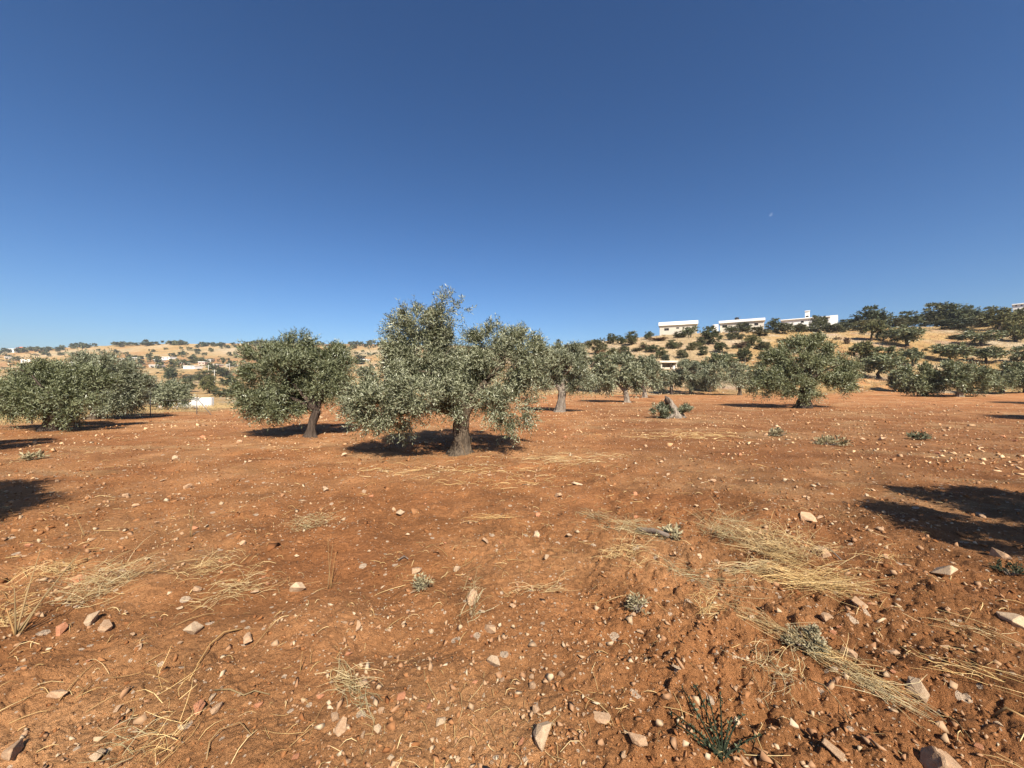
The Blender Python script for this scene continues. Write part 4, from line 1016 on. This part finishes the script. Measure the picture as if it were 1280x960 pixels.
# further stones one can pick out, scattered over the field
n = 0
while n < 250:
    u = rs.random()
    px = rs.uniform(-20, 1300); py = 545 + 415 * rs.random() ** 1.35
    if py < 600 and rs.random() < .3: continue
    w = min(rs.lognormvariate(2.05, .32), 17) * (0.55 + .45 * (py - 520) / 440)
    put_stone(px, py, w, "pale broken limestone piece lying on the ploughed red soil", "small stones scattered over the field"); n += 1

def scatter(name, V0F0, P, S, RZ, TILT, tint, m, smooth=False):
    """joins many small pieces into one mesh; V0F0 list of (V,F) variants"""
    Vs, Fs, Ts = [], [], []; off = 0
    vi = np.arange(len(P)) % len(V0F0)
    for k, (V, Fc) in enumerate(V0F0):
        sel = np.where(vi == k)[0]
        if not len(sel): continue
        v = V[None] * S[sel][:, None]
        ct, st = np.cos(TILT[sel])[:, None], np.sin(TILT[sel])[:, None]
        y = v[..., 1] * ct - v[..., 2] * st; z = v[..., 1] * st + v[..., 2] * ct
        c, s_ = np.cos(RZ[sel])[:, None], np.sin(RZ[sel])[:, None]
        x = v[..., 0] * c - y * s_; y2 = v[..., 0] * s_ + y * c
        w = np.stack([x, y2, z], -1) + P[sel][:, None]
        Vs.append(w.reshape(-1, 3)); nv = len(V)
        Fs.append((Fc[None] + (np.arange(len(sel)) * nv)[:, None, None]).reshape(-1, Fc.shape[1]) + off); off += nv * len(sel)
        Ts.append(np.repeat(tint[sel], nv))
    o = obj(name, np_mesh(name, np.vstack(Vs), np.vstack(Fs), m, np.concatenate(Ts), smooth))
    return tag(o, kind='stuff')

def field_points(n, seed, r0=1.1, r1=50, power=1.0, amax=0.98):
    """points over the visible sector of the field, thinning with distance"""
    rg = np.random.default_rng(seed)
    u = rg.random(n) ** power
    R = r0 * (r1 / r0) ** u
    th = rg.uniform(-amax, amax, n)
    return R * np.sin(th), R * np.cos(th), R, rg

def in_field(X, Y):
    px = 640 + F * X / np.maximum(Y, .1)
    edge = np.interp(px, [-300, 0, 150, 290, 460, 620, 700, 1040, 1070, 1130, 1150, 1600], [13, 15, 19, 26, 42, 52, 56, 58, 70, 78, 58, 58])
    return Y < edge

HULL = [hull_arrays(800 + i, 8, (.5, .65, .8)[i % 3]) for i in range(9)]
X, Y, R, rg = field_points(30000, 1, 1.2, 55, .80)
k = in_field(X, Y) & (fbm(X / 1.1, Y / 1.1, 3, 333) + rg.normal(size=len(X)) * .22 > -.02); X, Y, R = X[k], Y[k], R[k]
sz = np.clip(rg.lognormal(-4.05, .65, len(X)), .008, .075) * (1 + np.clip(R - 2, 0, 30) * .095)
Z = height(X, Y)
scatter("gravel", HULL, np.stack([X, Y, Z + sz * .08 + .002], -1), sz[:, None] * rg.uniform(.7, 1.25, (len(X), 3)), rg.uniform(0, 6.28, len(X)), rg.normal(size=len(X)) * .3, rg.random(len(X)) ** 1.7, M_GRAVEL)
X, Y, R, rg = field_points(34000, 2, 1.15, 22, .95)
k = in_field(X, Y) & (rg.random(len(X)) < .45 + .55 * sstep(-.5, 1.5, X / np.maximum(R, .1) * 2)); X, Y, R = X[k], Y[k], R[k]
sz = np.clip(rg.lognormal(-4.3, .6, len(X)), .006, .07) * (1 + np.clip(R - 2, 0, 30) * .09)
Z = height(X, Y)
scatter("soil_clods", HULL, np.stack([X, Y, Z + sz * .1], -1), sz[:, None] * rg.uniform(.75, 1.2, (len(X), 3)), rg.uniform(0, 6.28, len(X)), rg.normal(size=len(X)) * .5, rg.random(len(X)), M_CLOD)
X, Y, R, rg = field_points(9500, 6, 4, 42, .75)
k = in_field(X, Y) & (fbm(X / 2.2, Y / .7, 3, 335) + rg.normal(size=len(X)) * .3 > -.1); X, Y, R = X[k], Y[k], R[k]
sz = np.clip(rg.lognormal(-2.95, .45, len(X)), .03, .16) * (1 + np.clip(R - 8, 0, 30) * .03)
Z = height(X, Y)
scatter("coarse_clods", HULL, np.stack([X, Y, Z + sz * .04], -1), sz[:, None] * rg.uniform(.75, 1.2, (len(X), 3)), rg.uniform(0, 6.28, len(X)), rg.normal(size=len(X)) * .5, rg.random(len(X)), M_CLOD)
X, Y, R, rg = field_points(5200, 7, 9, 56, .7)
k = in_field(X, Y) & (fbm(X / 4, Y / 1.5, 3, 337) + rg.normal(size=len(X)) * .3 + .12 * (X > 0) > 0); X, Y, R = X[k], Y[k], R[k]
sz = np.clip(rg.lognormal(-2.5, .4, len(X)), .05, .22)
Z = height(X, Y)
scatter("field_rubble", HULL, np.stack([X, Y, Z + sz * .15], -1), sz[:, None] * rg.uniform(.75, 1.3, (len(X), 3)), rg.uniform(0, 6.28, len(X)), rg.normal(size=len(X)) * .4, .3 + .7 * rg.random(len(X)), M_GRAVEL)
# rubble at the foot of the slope and on the rocky slope
rg = np.random.default_rng(5)
P = []; Sz = []
for _ in range(1500):
    q = rg.random()
    if q < .5: D = rg.uniform(54, 64); px = rg.uniform(640, 1290)
    elif q < .85: D = rg.uniform(62, 138); px = rg.uniform(690, 930)
    else: D = rg.uniform(58, 76); px = rg.uniform(1050, 1140)
    P.append(((px - 640) / F * D, D)); Sz.append(min(rg.lognormal(-1.1, .5), 1.4) * D / 90)
P = np.array(P); Sz = np.array(Sz)
scatter("rubble", HULL, np.stack([P[:, 0], P[:, 1], height(P[:, 0], P[:, 1]) + Sz * .1], -1), Sz[:, None] * rg.uniform(.7, 1.3, (len(P), 3)), rg.uniform(0, 6.28, len(P)), rg.normal(size=len(P)) * .3, .55 + .45 * rg.random(len(P)), M_GRAVEL)

# ------------------------------------------------------------------ straw, dry grass, weeds
def stalks(P0, P1, P2, r, tint):
    """three-sided bent stalks through P0, P1, P2 (n,3)"""
    n = len(P0)
    d = unit(P2 - P0); a = unit(np.cross(d, np.array([.13, .27, .95]))); b = np.cross(d, a)
    ctl = 2 * P1 - (P0 + P2) / 2
    rings = []
    for u, f in ((0, 1.0), (.33, .9), (.67, .8), (1, .5)):
        P = P0 * (1 - u) ** 2 + ctl * (2 * u * (1 - u)) + P2 * u * u
        for k in range(3):
            t = 2.094 * k
            rings.append(P + (a * math.cos(t) + b * math.sin(t)) * (r * f)[:, None])
    V = np.stack(rings, 1).reshape(-1, 3)
    q = []
    for i in (0, 1, 2):
        for k in range(3):
            k2 = (k + 1) % 3
            q.append((i * 3 + k, i * 3 + k2, i * 3 + 3 + k2, i * 3 + 3 + k))
    Fc = (np.arange(n)[:, None, None] * 12 + np.array(q)[None]).reshape(-1, 4)
    return V, Fc, np.repeat(tint, 12)

# loose straw over the field
X, Y, R, rg = field_points(4600, 3, 1.2, 22, .8)
k = in_field(X, Y) & (fbm(X / .8, Y / .8, 3, 444) + rg.normal(size=len(X)) * .3 > .02); X, Y, R = X[k], Y[k], R[k]
n = len(X); a = rg.uniform(0, 6.28, n); ln = rg.lognormal(-2.9, .55, n).clip(.02, .2) * (1 + R * .05)
dx, dy = np.cos(a) * ln, np.sin(a) * ln
mx, my = X + dx * .5 + rg.normal(size=n) * ln * .08, Y + dy * .5 + rg.normal(size=n) * ln * .08
P0 = np.stack([X, Y, height(X, Y) + .005], -1); P1 = np.stack([mx, my, height(mx, my) + rg.uniform(.006, .03, n)], -1); P2 = np.stack([X + dx, Y + dy, height(X + dx, Y + dy) + .006], -1)
V, Fc, T = stalks(P0, P1, P2, rg.uniform(.0007, .0016, n) * (1 + R * .18), rg.random(n) ** 1.3)
tag(obj("loose_straw", np_mesh("loose_straw", V, Fc, M_STRAW, T)), kind='stuff')

def straw_patch(px, py, rx, ry, n, ang, spread, lmin, lmax, label, lift=.05, seed=0, thick=.0013, name="dry_grass_tuft", cat="dry grass", group="dry grass and straw patches", upright=0.0, m=None, kind=None):
    """matted straw: rx, ry half size in metres (across, along ang)"""
    X, Y, Z = spot(px, py)
    rg = np.random.default_rng(seed + int(px) * 7 + int(py))
    ca, sa = math.cos(ang), math.sin(ang)
    u = rg.normal(size=n) * .5 * ry; v = rg.normal(size=n) * .5 * rx
    x = X + u * ca - v * sa; y = Y + u * sa + v * ca
    a = ang + rg.normal(size=n) * spread + (rg.random(n) < .5) * math.pi
    ln = rg.uniform(lmin, lmax, n)
    el = np.abs(rg.normal(size=n)) * lift + upright * rg.random(n)
    dx, dy, dz = np.cos(a) * np.cos(el) * ln, np.sin(a) * np.cos(el) * ln, np.sin(el) * ln
    z = height(x, y) + .003 + rg.random(n) ** 2 * lift * .5
    P0 = np.stack([x, y, z], -1)
    P2 = P0 + np.stack([dx, dy, dz], -1); P2[:, 2] = np.maximum(P2[:, 2], height(P2[:, 0], P2[:, 1]) + .004)
    P1 = (P0 + P2) / 2 + np.stack([-dy, dx, np.zeros(n)], -1) * rg.normal(size=(n, 1)) * .15 + np.array([0, 0, .025]) * rg.random((n, 1))
    V, Fc, T = stalks(P0, P1, P2, rg.uniform(.7, 1.3, n) * thick, np.clip(rg.normal(.55, .28, n), 0, 1))
    V = V - np.array([X, Y, Z])
    o = obj(name, np_mesh(name, V, Fc, m or M_STRAW, T)); o.location = (X, Y, Z)
    if kind: return tag(o, kind=kind)
    return tag(o, label, cat, group)

PI = math.pi
straw_patch(915, 680, .14, .24, 210, 2.2, .95, .10, .34, "upper part of the big heap of straw, tangled and standing up a little", .38)
straw_patch(975, 705, .15, .26, 300, 2.4, .9, .10, .34, "thick tangled middle of the big straw heap", .38)
straw_patch(1012, 738, .07, .19, 210, 2.75, .55, .12, .40, "combed lower end of the big straw heap pointing past the egg shaped stone", .2)
straw_patch(935, 722, .06, .20, 90, 0.2, .4, .10, .3, "thin straw strand lying in front of the big straw heap", .08)
straw_patch(1050, 835, .04, .22, 70, 2.0, .4, .08, .26, "narrow streak of straw running past the grey cushion weed", .08)
straw_patch(1085, 862, .035, .11, 80, 2.1, .5, .10, .28, "combed bundle at the end of the straw streak", .10)
straw_patch(975, 795, .05, .18, 70, 2.2, .3, .10, .3, "yellow straw wisp above the grey cushion weed", .08)
straw_patch(965, 850, .10, .12, 60, .5, .8, .06, .2, "crossed straw pieces beside the narrow straw streak", .10)
straw_patch(880, 775, .05, .06, 70, 1.0, .8, .04, .12, "small yellow grass tuft in front of the big straw heap", .3)
straw_patch(75, 712, .09, .12, 90, .2, .9, .06, .18, "matted mound of yellow dry grass near the tree shadow", .14)
straw_patch(115, 748, .17, .17, 150, .5, 1.0, .06, .22, "scruffy tangle of brown dry stems behind the yellowish stone", .35)
straw_patch(155, 738, .05, .13, 60, .9, .4, .08, .26, "slanting dry grass tuft at the edge of the scruffy tangle", .3)
straw_patch(8, 785, .07, .08, 70, .9, .7, .08, .22, "dense dry grass tuft cut by the picture edge", .55)
straw_patch(390, 662, .06, .2, 120, .25, .9, .06, .2, "greenish yellow matted tuft on smooth soil", .22)
straw_patch(432, 862, .04, .09, 60, 2.5, .4, .06, .16, "little bundle of straw and twigs on smooth soil near the bottom edge", .1)
straw_patch(448, 888, .06, .10, 22, 2.6, .5, .08, .16, "sparse crossed straws below the little straw bundle", .08)
straw_patch(215, 945, .05, .05, 40, 1.4, .6, .06, .15, "upright dry tuft at the bottom edge by dark soil", .7)
straw_patch(160, 957, .05, .06, 20, .9, .6, .07, .16, "thin dry tuft in the bottom corner", .5)
straw_patch(590, 775, .05, .08, 50, 1.2, .5, .06, .16, "pale dry stems around the flat slab stone", .4)
straw_patch(680, 742, .06, .16, 26, .35, .4, .08, .22, "thin scattered straw line in the middle of the field", .12)
straw_patch(615, 655, .02, .16, 26, .25, .25, .1, .3, "long straw stalk bundle lying flat in mid field", .05)
straw_patch(790, 672, .22, .24, 160, 2.2, .9, .08, .26, "dry grass tangle around the charred log", .22)
straw_patch(785, 705, .2, .2, 110, .6, 1.0, .06, .22, "dry stems scattered below the charred log", .18)
straw_patch(745, 650, .04, .14, 40, 2.3, .3, .08, .24, "pale grass wisp leading to the charred log", .15)
straw_patch(560, 590, .5, 1.8, 110, .05, .7, .10, .3, "long flat belt of straw in front of the largest olive", .06, thick=.003, name="straw_litter", kind='stuff')
straw_patch(700, 575, .7, 1.3, 80, .3, .6, .15, .45, "thin straw belt beyond the largest olive's shadow", .08, thick=.0035, name="straw_litter", kind='stuff')
straw_patch(640, 605, .4, 1.0, 45, .1, .8, .08, .25, "pale straw strip on smooth soil ahead of the trunk", .06, thick=.003, name="straw_litter", kind='stuff')
straw_patch(860, 545, .8, 2.0, 120, .1, .5, .15, .5, "straw strip behind the fine stones near the old stump", .06, thick=.004, name="straw_litter", kind='stuff')
straw_patch(1110, 700, .06, .22, 30, .6, .6, .08, .26, "few dry stalks near the long smooth stone", .08)
straw_patch(1210, 800, .06, .35, 24, 2.3, .3, .08, .3, "thin pale straw line near the picture edge", .08)
straw_patch(1230, 868, .05, .25, 20, 2.3, .35, .08, .3, "loose root fibres across dark soil near the picture edge", .08)
straw_patch(300, 742, .2, .25, 110, .3, 1.0, .06, .2, "sparse dry stems around pale stones in mid field", .15)
straw_patch(265, 715, .18, .22, 90, .6, 1.0, .06, .18, "sparse tangle beside the two standing stalks", .2)
straw_patch(870, 730, .10, .3, 60, 2.3, .4, .08, .3, "fallen root fibres beside the small yellow tuft", .06)

def stalk_thing(px, py, tops, label, thick=.0028, m=None, name="dry_stalk", cat="dry stalk", group="tall dry stalks"):
    """tall stalks: tops are picture positions of their tips (px, py, depth offset)"""
    X, Y, Z = spot(px, py)
    root = empty(name, (X, Y, Z), label, cat, group)
    for i, t in enumerate(tops):
        d = Y + t[2]; tip = Vector(((t[0] - 640) / F * d - X, t[2], max(CAMZ + (480 - t[1]) / F * d - Z, .012)))
        b0 = Vector((rs.uniform(-.015, .015), rs.uniform(-.01, .01), -.01))
        mid = b0.lerp(tip, .5) + Vector((rs.uniform(-.03, .03), 0, .03)) * tip.length
        obj("stem", tube_mesh("stem", bezier(b0, mid, tip, 6), [thick * (1 - .12 * j) for j in range(6)], m or M_STRAW, 5), root)
    return root
stalk_thing(20, 800, [(100, 690, .25), (50, 690, .25), (62, 735, .1), (18, 735, 0), (8, 760, 0), (45, 760, .1)], "tall slanting pale stalks at the picture edge beside reddish stone", .0055)
stalk_thing(412, 733, [(410, 672, 0), (416, 680, .05), (420, 690, 0)], "pair of thin upright stalks in front of the greenish matted tuft")
stalk_thing(238, 676, [(243, 628, .02), (236, 640, 0), (241, 634, .04)], "thin upright dry stalks alone in mid field")
stalk_thing(379, 846, [(378, 814, 0), (398, 826, .05)], "bent dry stalk forming an angle on smooth soil")
stalk_thing(105, 672, [(92, 640, .1), (98, 650, 0)], "single dry stalk leaning near the tree shadow")
stalk_thing(585, 575, [(577, 555, 0), (590, 545, .1), (600, 560, .1)], "few dry grass stems at the foot of the largest olive")
stalk_thing(793, 668, [(792, 632, 0), (796, 640, .05)], "upright pale stalk next to the charred log")
# bent roots and twigs lying on the soil
def twig(pts, r, label, m=None, name="dead_twig", cat="twig"):
    W3 = []
    for px, py, up in pts:
        X, Y, Z = spot(px, py); W3.append(Vector((X, Y, Z + up)))
    o0 = W3[0].copy()
    nn = len(W3)
    o = obj(name, tube_mesh(name, [w - o0 for w in W3], [r * (1 - .5 * i / nn) for i in range(nn)], m or M_TWIG, 6, .15, nn)); o.location = o0
    return tag(o, label, cat)
twig([(302, 789, .01), (280, 797, .03), (262, 810, .03), (251, 826, .02), (246, 832, .0)], .005, "curved brown root beside the flat pale stone", M_STRAW)
twig([(797, 668, .025), (806, 671, .04), (816, 675, .045), (826, 678, .04), (836, 682, .02)], .032, "charred dark log lying in dry grass", name="log", cat="log")
twig([(268, 872, .01), (288, 874, .02), (305, 880, .01), (318, 874, .02), (337, 875, .01)], .004, "thin curled root on dark soil near the bottom edge", M_STRAW)
twig([(1010, 855, .01), (1030, 866, .02), (1048, 880, .01), (1060, 898, .02), (1065, 905, .01)], .003, "long thin fibre curving over bare soil", M_STRAW)
twig([(258, 905 + 50, .0), (262, 935, .02), (275, 926, .03), (300, 921, .03), (315, 932, .01)], .003, "arched root loop near the bottom edge", M_STRAW)
twig([(1240, 900, .0), (1258, 908, .03), (1282, 920, .02)], .006, "pale root crossing dark clods near the picture edge", M_STRAW)
twig([(1030, 690, .02), (1040, 697, .03), (1052, 704, .01)], .008, "dark twig by the broad tan stone")
twig([(498, 703, .01), (505, 700, .03), (511, 702, .01)], .008, "short dark twig on smooth soil beside pale stones")

def weed(px, py, w, h, label, n=120, k=6, m=None, L=.03, W=.009, TL=.05, seed=0, name="grey_weed", cat="weed", group=None, up=.5):
    X, Y, Z = spot(px, py); s = Y / F
    lo = [(0, 0, h * s * .45, w * s * .5, w * s * .42, h * s * .5, 1)]
    root = empty(name, (X, Y, Z), label, cat, group)
    obj("leaves", crown("leaves", seed + int(px), lo, n, k, L, W, TL, up=up, sub=10, zmin=-.02, m=m or M_WEED), root)
    for i in range(5):
        a = i * 1.256; e = Vector((math.cos(a) * w * s * .42, math.sin(a) * w * s * .36, h * s * .5))
        obj("stem", tube_mesh("stem", bezier((0, 0, -.02), (e.x * .5, e.y * .5, e.z * .8), e, 5), [.004 * (1 + Y * .15)] * 5, M_TWIG, 5), root)
    return root
weed(1006, 810, 44, 28, "grey cushion of dry weed in front of the big straw heap", 260, 7, L=.022, W=.008, TL=.04)
weed(528, 736, 13, 9, "grey twiggy weed alone on smooth soil", 60, 6, L=.03, W=.008)
weed(797, 775, 16, 16, "pale twiggy weed below the charred log", 50, 6, L=.03, W=.008)
weed(974, 546, 17, 4.5, "grey green weed low on the soil past the old stump", 90, 5, L=.1, W=.03, TL=.12)
weed(1036, 556, 30, 5, "long low grey weed patch on dark soil under the broad dark olive", 110, 5, L=.1, W=.03, TL=.12)
weed(1150, 550, 10, 4.5, "small green weed on the soil before the dark round olive", 60, 5, L=.1, W=.03, TL=.12, m=M_SCRUB)
weed(1262, 722, 22, 9, "small green weed in the soil near the picture edge", 50, 6, L=.03, W=.009, m=M_GREEN)
weed(835, 678, 24, 12, "pale broad leaved weed at the end of the charred log", 50, 5, L=.05, W=.02, TL=.05)
weed(42, 575, 16, 4, "grey weed near the thin tree shadow", 60, 5, L=.08, W=.025, TL=.1)
# the green prickly weed: long leafy arms spreading over the soil
X, Y, Z = spot(903, 958)
gw = empty("prickly_weed", (X, Y, Z), "dark green prickly weed with long arms spreading near the bottom edge", "weed")
arms = [(852, 886), (838, 905), (870, 878), (900, 868), (928, 893), (952, 937), (862, 925), (845, 930), (915, 905), (885, 890), (930, 950), (875, 950)]
for i, (ax, ay) in enumerate(arms):
    ex, ey, ez = spot(ax, ay); e = Vector((ex - X, ey - Y, ez - Z + .02))
    bz = bezier((0, 0, 0), (e.x * .45, e.y * .45, .05), e, 9)
    arm = obj("arm", tube_mesh("arm", bz, [.0045 - .0003 * j for j in range(9)], M_GREEN, 5), gw)
    Vs, Fs, Ts = [], [], []; rg = np.random.default_rng(i)
    for j in range(30):
        q = rg.random(); p = bz[int(q * 7.99)].lerp(bz[min(int(q * 7.99) + 1, 8)], rg.random())
        d = unit(rg.normal(size=3) + np.array([0, 0, .4])); L_ = rg.uniform(.008, .022); sd = unit(np.cross(d, rg.normal(size=3)))
        p = np.array(p); w = sd * L_ * .24
        Vs += [p, p + d * L_ * .45 + w, p + d * L_, p + d * L_ * .45 - w]; Fs.append([4 * j, 4 * j + 1, 4 * j + 2, 4 * j + 3]); Ts += [rg.random()] * 4
    obj("foliage", np_mesh("foliage", np.array(Vs), np.array(Fs), M_GREEN, np.array(Ts)), arm)

# old stump with fresh shoots
X, Y, Z = spot(842, 522.5); s = Y / F
st = empty("olive_stump", (X, Y, Z), "old leaning olive stump with fresh green shoots round its foot", "tree stump")
P = lambda qx, qy, dy=0: Vector(((qx - 842) * s, dy, (522.5 - qy) * s))
obj("trunk", tube_mesh("trunk", [P(846, 525), P(846, 519), P(843, 513), P(839, 507), P(836, 502), P(833, 498)], [.27, .21, .16, .14, .13, .10], M_BARK_P, 14, .25, 5), st)
obj("snag", tube_mesh("snag", [P(834, 504, -.12), P(832, 499, -.14), P(830, 495, -.12)], [.10, .08, .03], M_BARK_D, 10, .25, 6), st)
obj("root", tube_mesh("root", [P(848, 519), P(853, 520), P(858, 524)], [.14, .1, .05], M_BARK_P, 9, .2, 7), st)
obj("root", tube_mesh("root", [P(842, 519), P(834, 521, -.2), P(828, 525, -.3)], [.12, .09, .05], M_BARK_P, 9, .2, 8), st)
for (qx, w, h, n_) in ((822, 12, 17, 260), (834, 12, 12, 150), (856, 9, 16, 200)):
    obj("shoots", crown("shoots", qx, [((qx - 842) * s, -.1, h * s * .45, w * s * .55, w * s * .5, h * s * .5, 1)], n_, 8, .11, .03, .22, up=1.4, sub=8, zmin=-.05, jitter=.3, m=M_LEAF), st)

# dry verge grass along the field edge and on the slope foot
rg = np.random.default_rng(8)
n = 9000
px = rg.uniform(-60, 700, n); ed = np.interp(px, [-300, 0, 150, 290, 460, 620, 700], [13, 14.5, 18.5, 25.5, 42, 52, 56]); D = ed * (1 + np.abs(rg.normal(size=n)) * .35 - .06)
X = (px - 640) / F * D; Y = D
hgt = rg.uniform(.06, .26, n) * (1 + .6 * (fbm(X / 1.5, Y / 1.5, 2, 555) > .1)); a = rg.uniform(0, 6.28, n); ln = hgt * rg.uniform(.3, .9, n)
z = height(X, Y)
P0 = np.stack([X, Y, z - .02], -1); P2 = P0 + np.stack([np.cos(a) * ln, np.sin(a) * ln, hgt], -1); P1 = (P0 + P2) / 2 + np.array([0, 0, .03])
V, Fc, T = stalks(P0, P1, P2, np.full(n, .0035) * (D / 15), np.clip(rg.normal(.5, .25, n), 0, 1))
tag(obj("verge_grass", np_mesh("verge_grass", V, Fc, M_STRAW, T)), kind='stuff')
n = 9000
px = rg.uniform(690, 1300, n); D = 60 + 82 * rg.random(n) ** .8
X = (px - 640) / F * D; Y = D
k = fbm(X / 7, Y / 7, 3, 666) > -.25; X, Y, D = X[k], Y[k], D[k]; n = len(X)
hgt = rg.uniform(.2, .5, n); a = rg.uniform(0, 6.28, n)
z = height(X, Y); P0 = np.stack([X, Y, z - .03], -1); P2 = P0 + np.stack([np.cos(a) * hgt * .6, np.sin(a) * hgt * .6, hgt], -1)
V, Fc, T = stalks(P0, (P0 + P2) / 2 + np.array([0, 0, .05]), P2, .00035 * D, np.clip(rg.normal(.45, .22, n), 0, 1))
tag(obj("slope_grass", np_mesh("slope_grass", V, Fc, M_STRAW, T)), kind='stuff')

# ------------------------------------------------------------------ the day moon: a half-lit pale disc far out in the sky
m, t, p, N, L = mat("moonlight")
N.remove(p)
em = N.new("ShaderNodeEmission"); em.inputs["Color"].default_value = (1, .98, .92, 1); em.inputs["Strength"].default_value = .05
nz = noise_node(t, 3, 3); rr = ramp(t, nz.outputs[0], [(.35, (.5, .5, .5)), (.65, (1, 1, .96))]); L.new(rr.outputs[0], em.inputs["Color"])
tr = N.new("ShaderNodeBsdfTransparent"); ad = N.new("ShaderNodeAddShader")
L.new(em.outputs[0], ad.inputs[0]); L.new(tr.outputs[0], ad.inputs[1]); L.new(ad.outputs[0], N["Material Output"].inputs["Surface"])
bm = bmesh.new(); bmesh.ops.create_uvsphere(bm, u_segments=24, v_segments=16, radius=1.0)
bmesh.ops.bisect_plane(bm, geom=bm.verts[:] + bm.edges[:] + bm.faces[:], plane_co=(-.15, 0, 0), plane_no=(-.85, 0, .5), clear_outer=True)
moon = obj("moon", bm_mesh("moon", bm, m, True))
dist = 6000.0; moon.location = ((963 - 640) / F * dist, dist, CAMZ + (480 - 268) / F * dist); r = dist * 2.3 / F; moon.scale = (r, r, r)
tag(moon, "pale day moon, a small half disc in the blue sky", "moon")

# ------------------------------------------------------------------ air: thin even haze round the whole place
hm = bpy.data.materials.new("haze"); hm.use_nodes = True
t = hm.node_tree; t.nodes.clear()
out = t.nodes.new("ShaderNodeOutputMaterial"); vol = t.nodes.new("ShaderNodeVolumePrincipled")
vol.inputs["Color"].default_value = (0.85, 0.9, 1.0, 1); vol.inputs["Density"].default_value = 0.00014; vol.inputs["Anisotropy"].default_value = 0.0
t.links.new(vol.outputs[0], out.inputs["Volume"])
tag(obj("haze", box_mesh("haze", (-1400, 1400, -1400, 1400, -16, 100), hm)), kind='stuff')
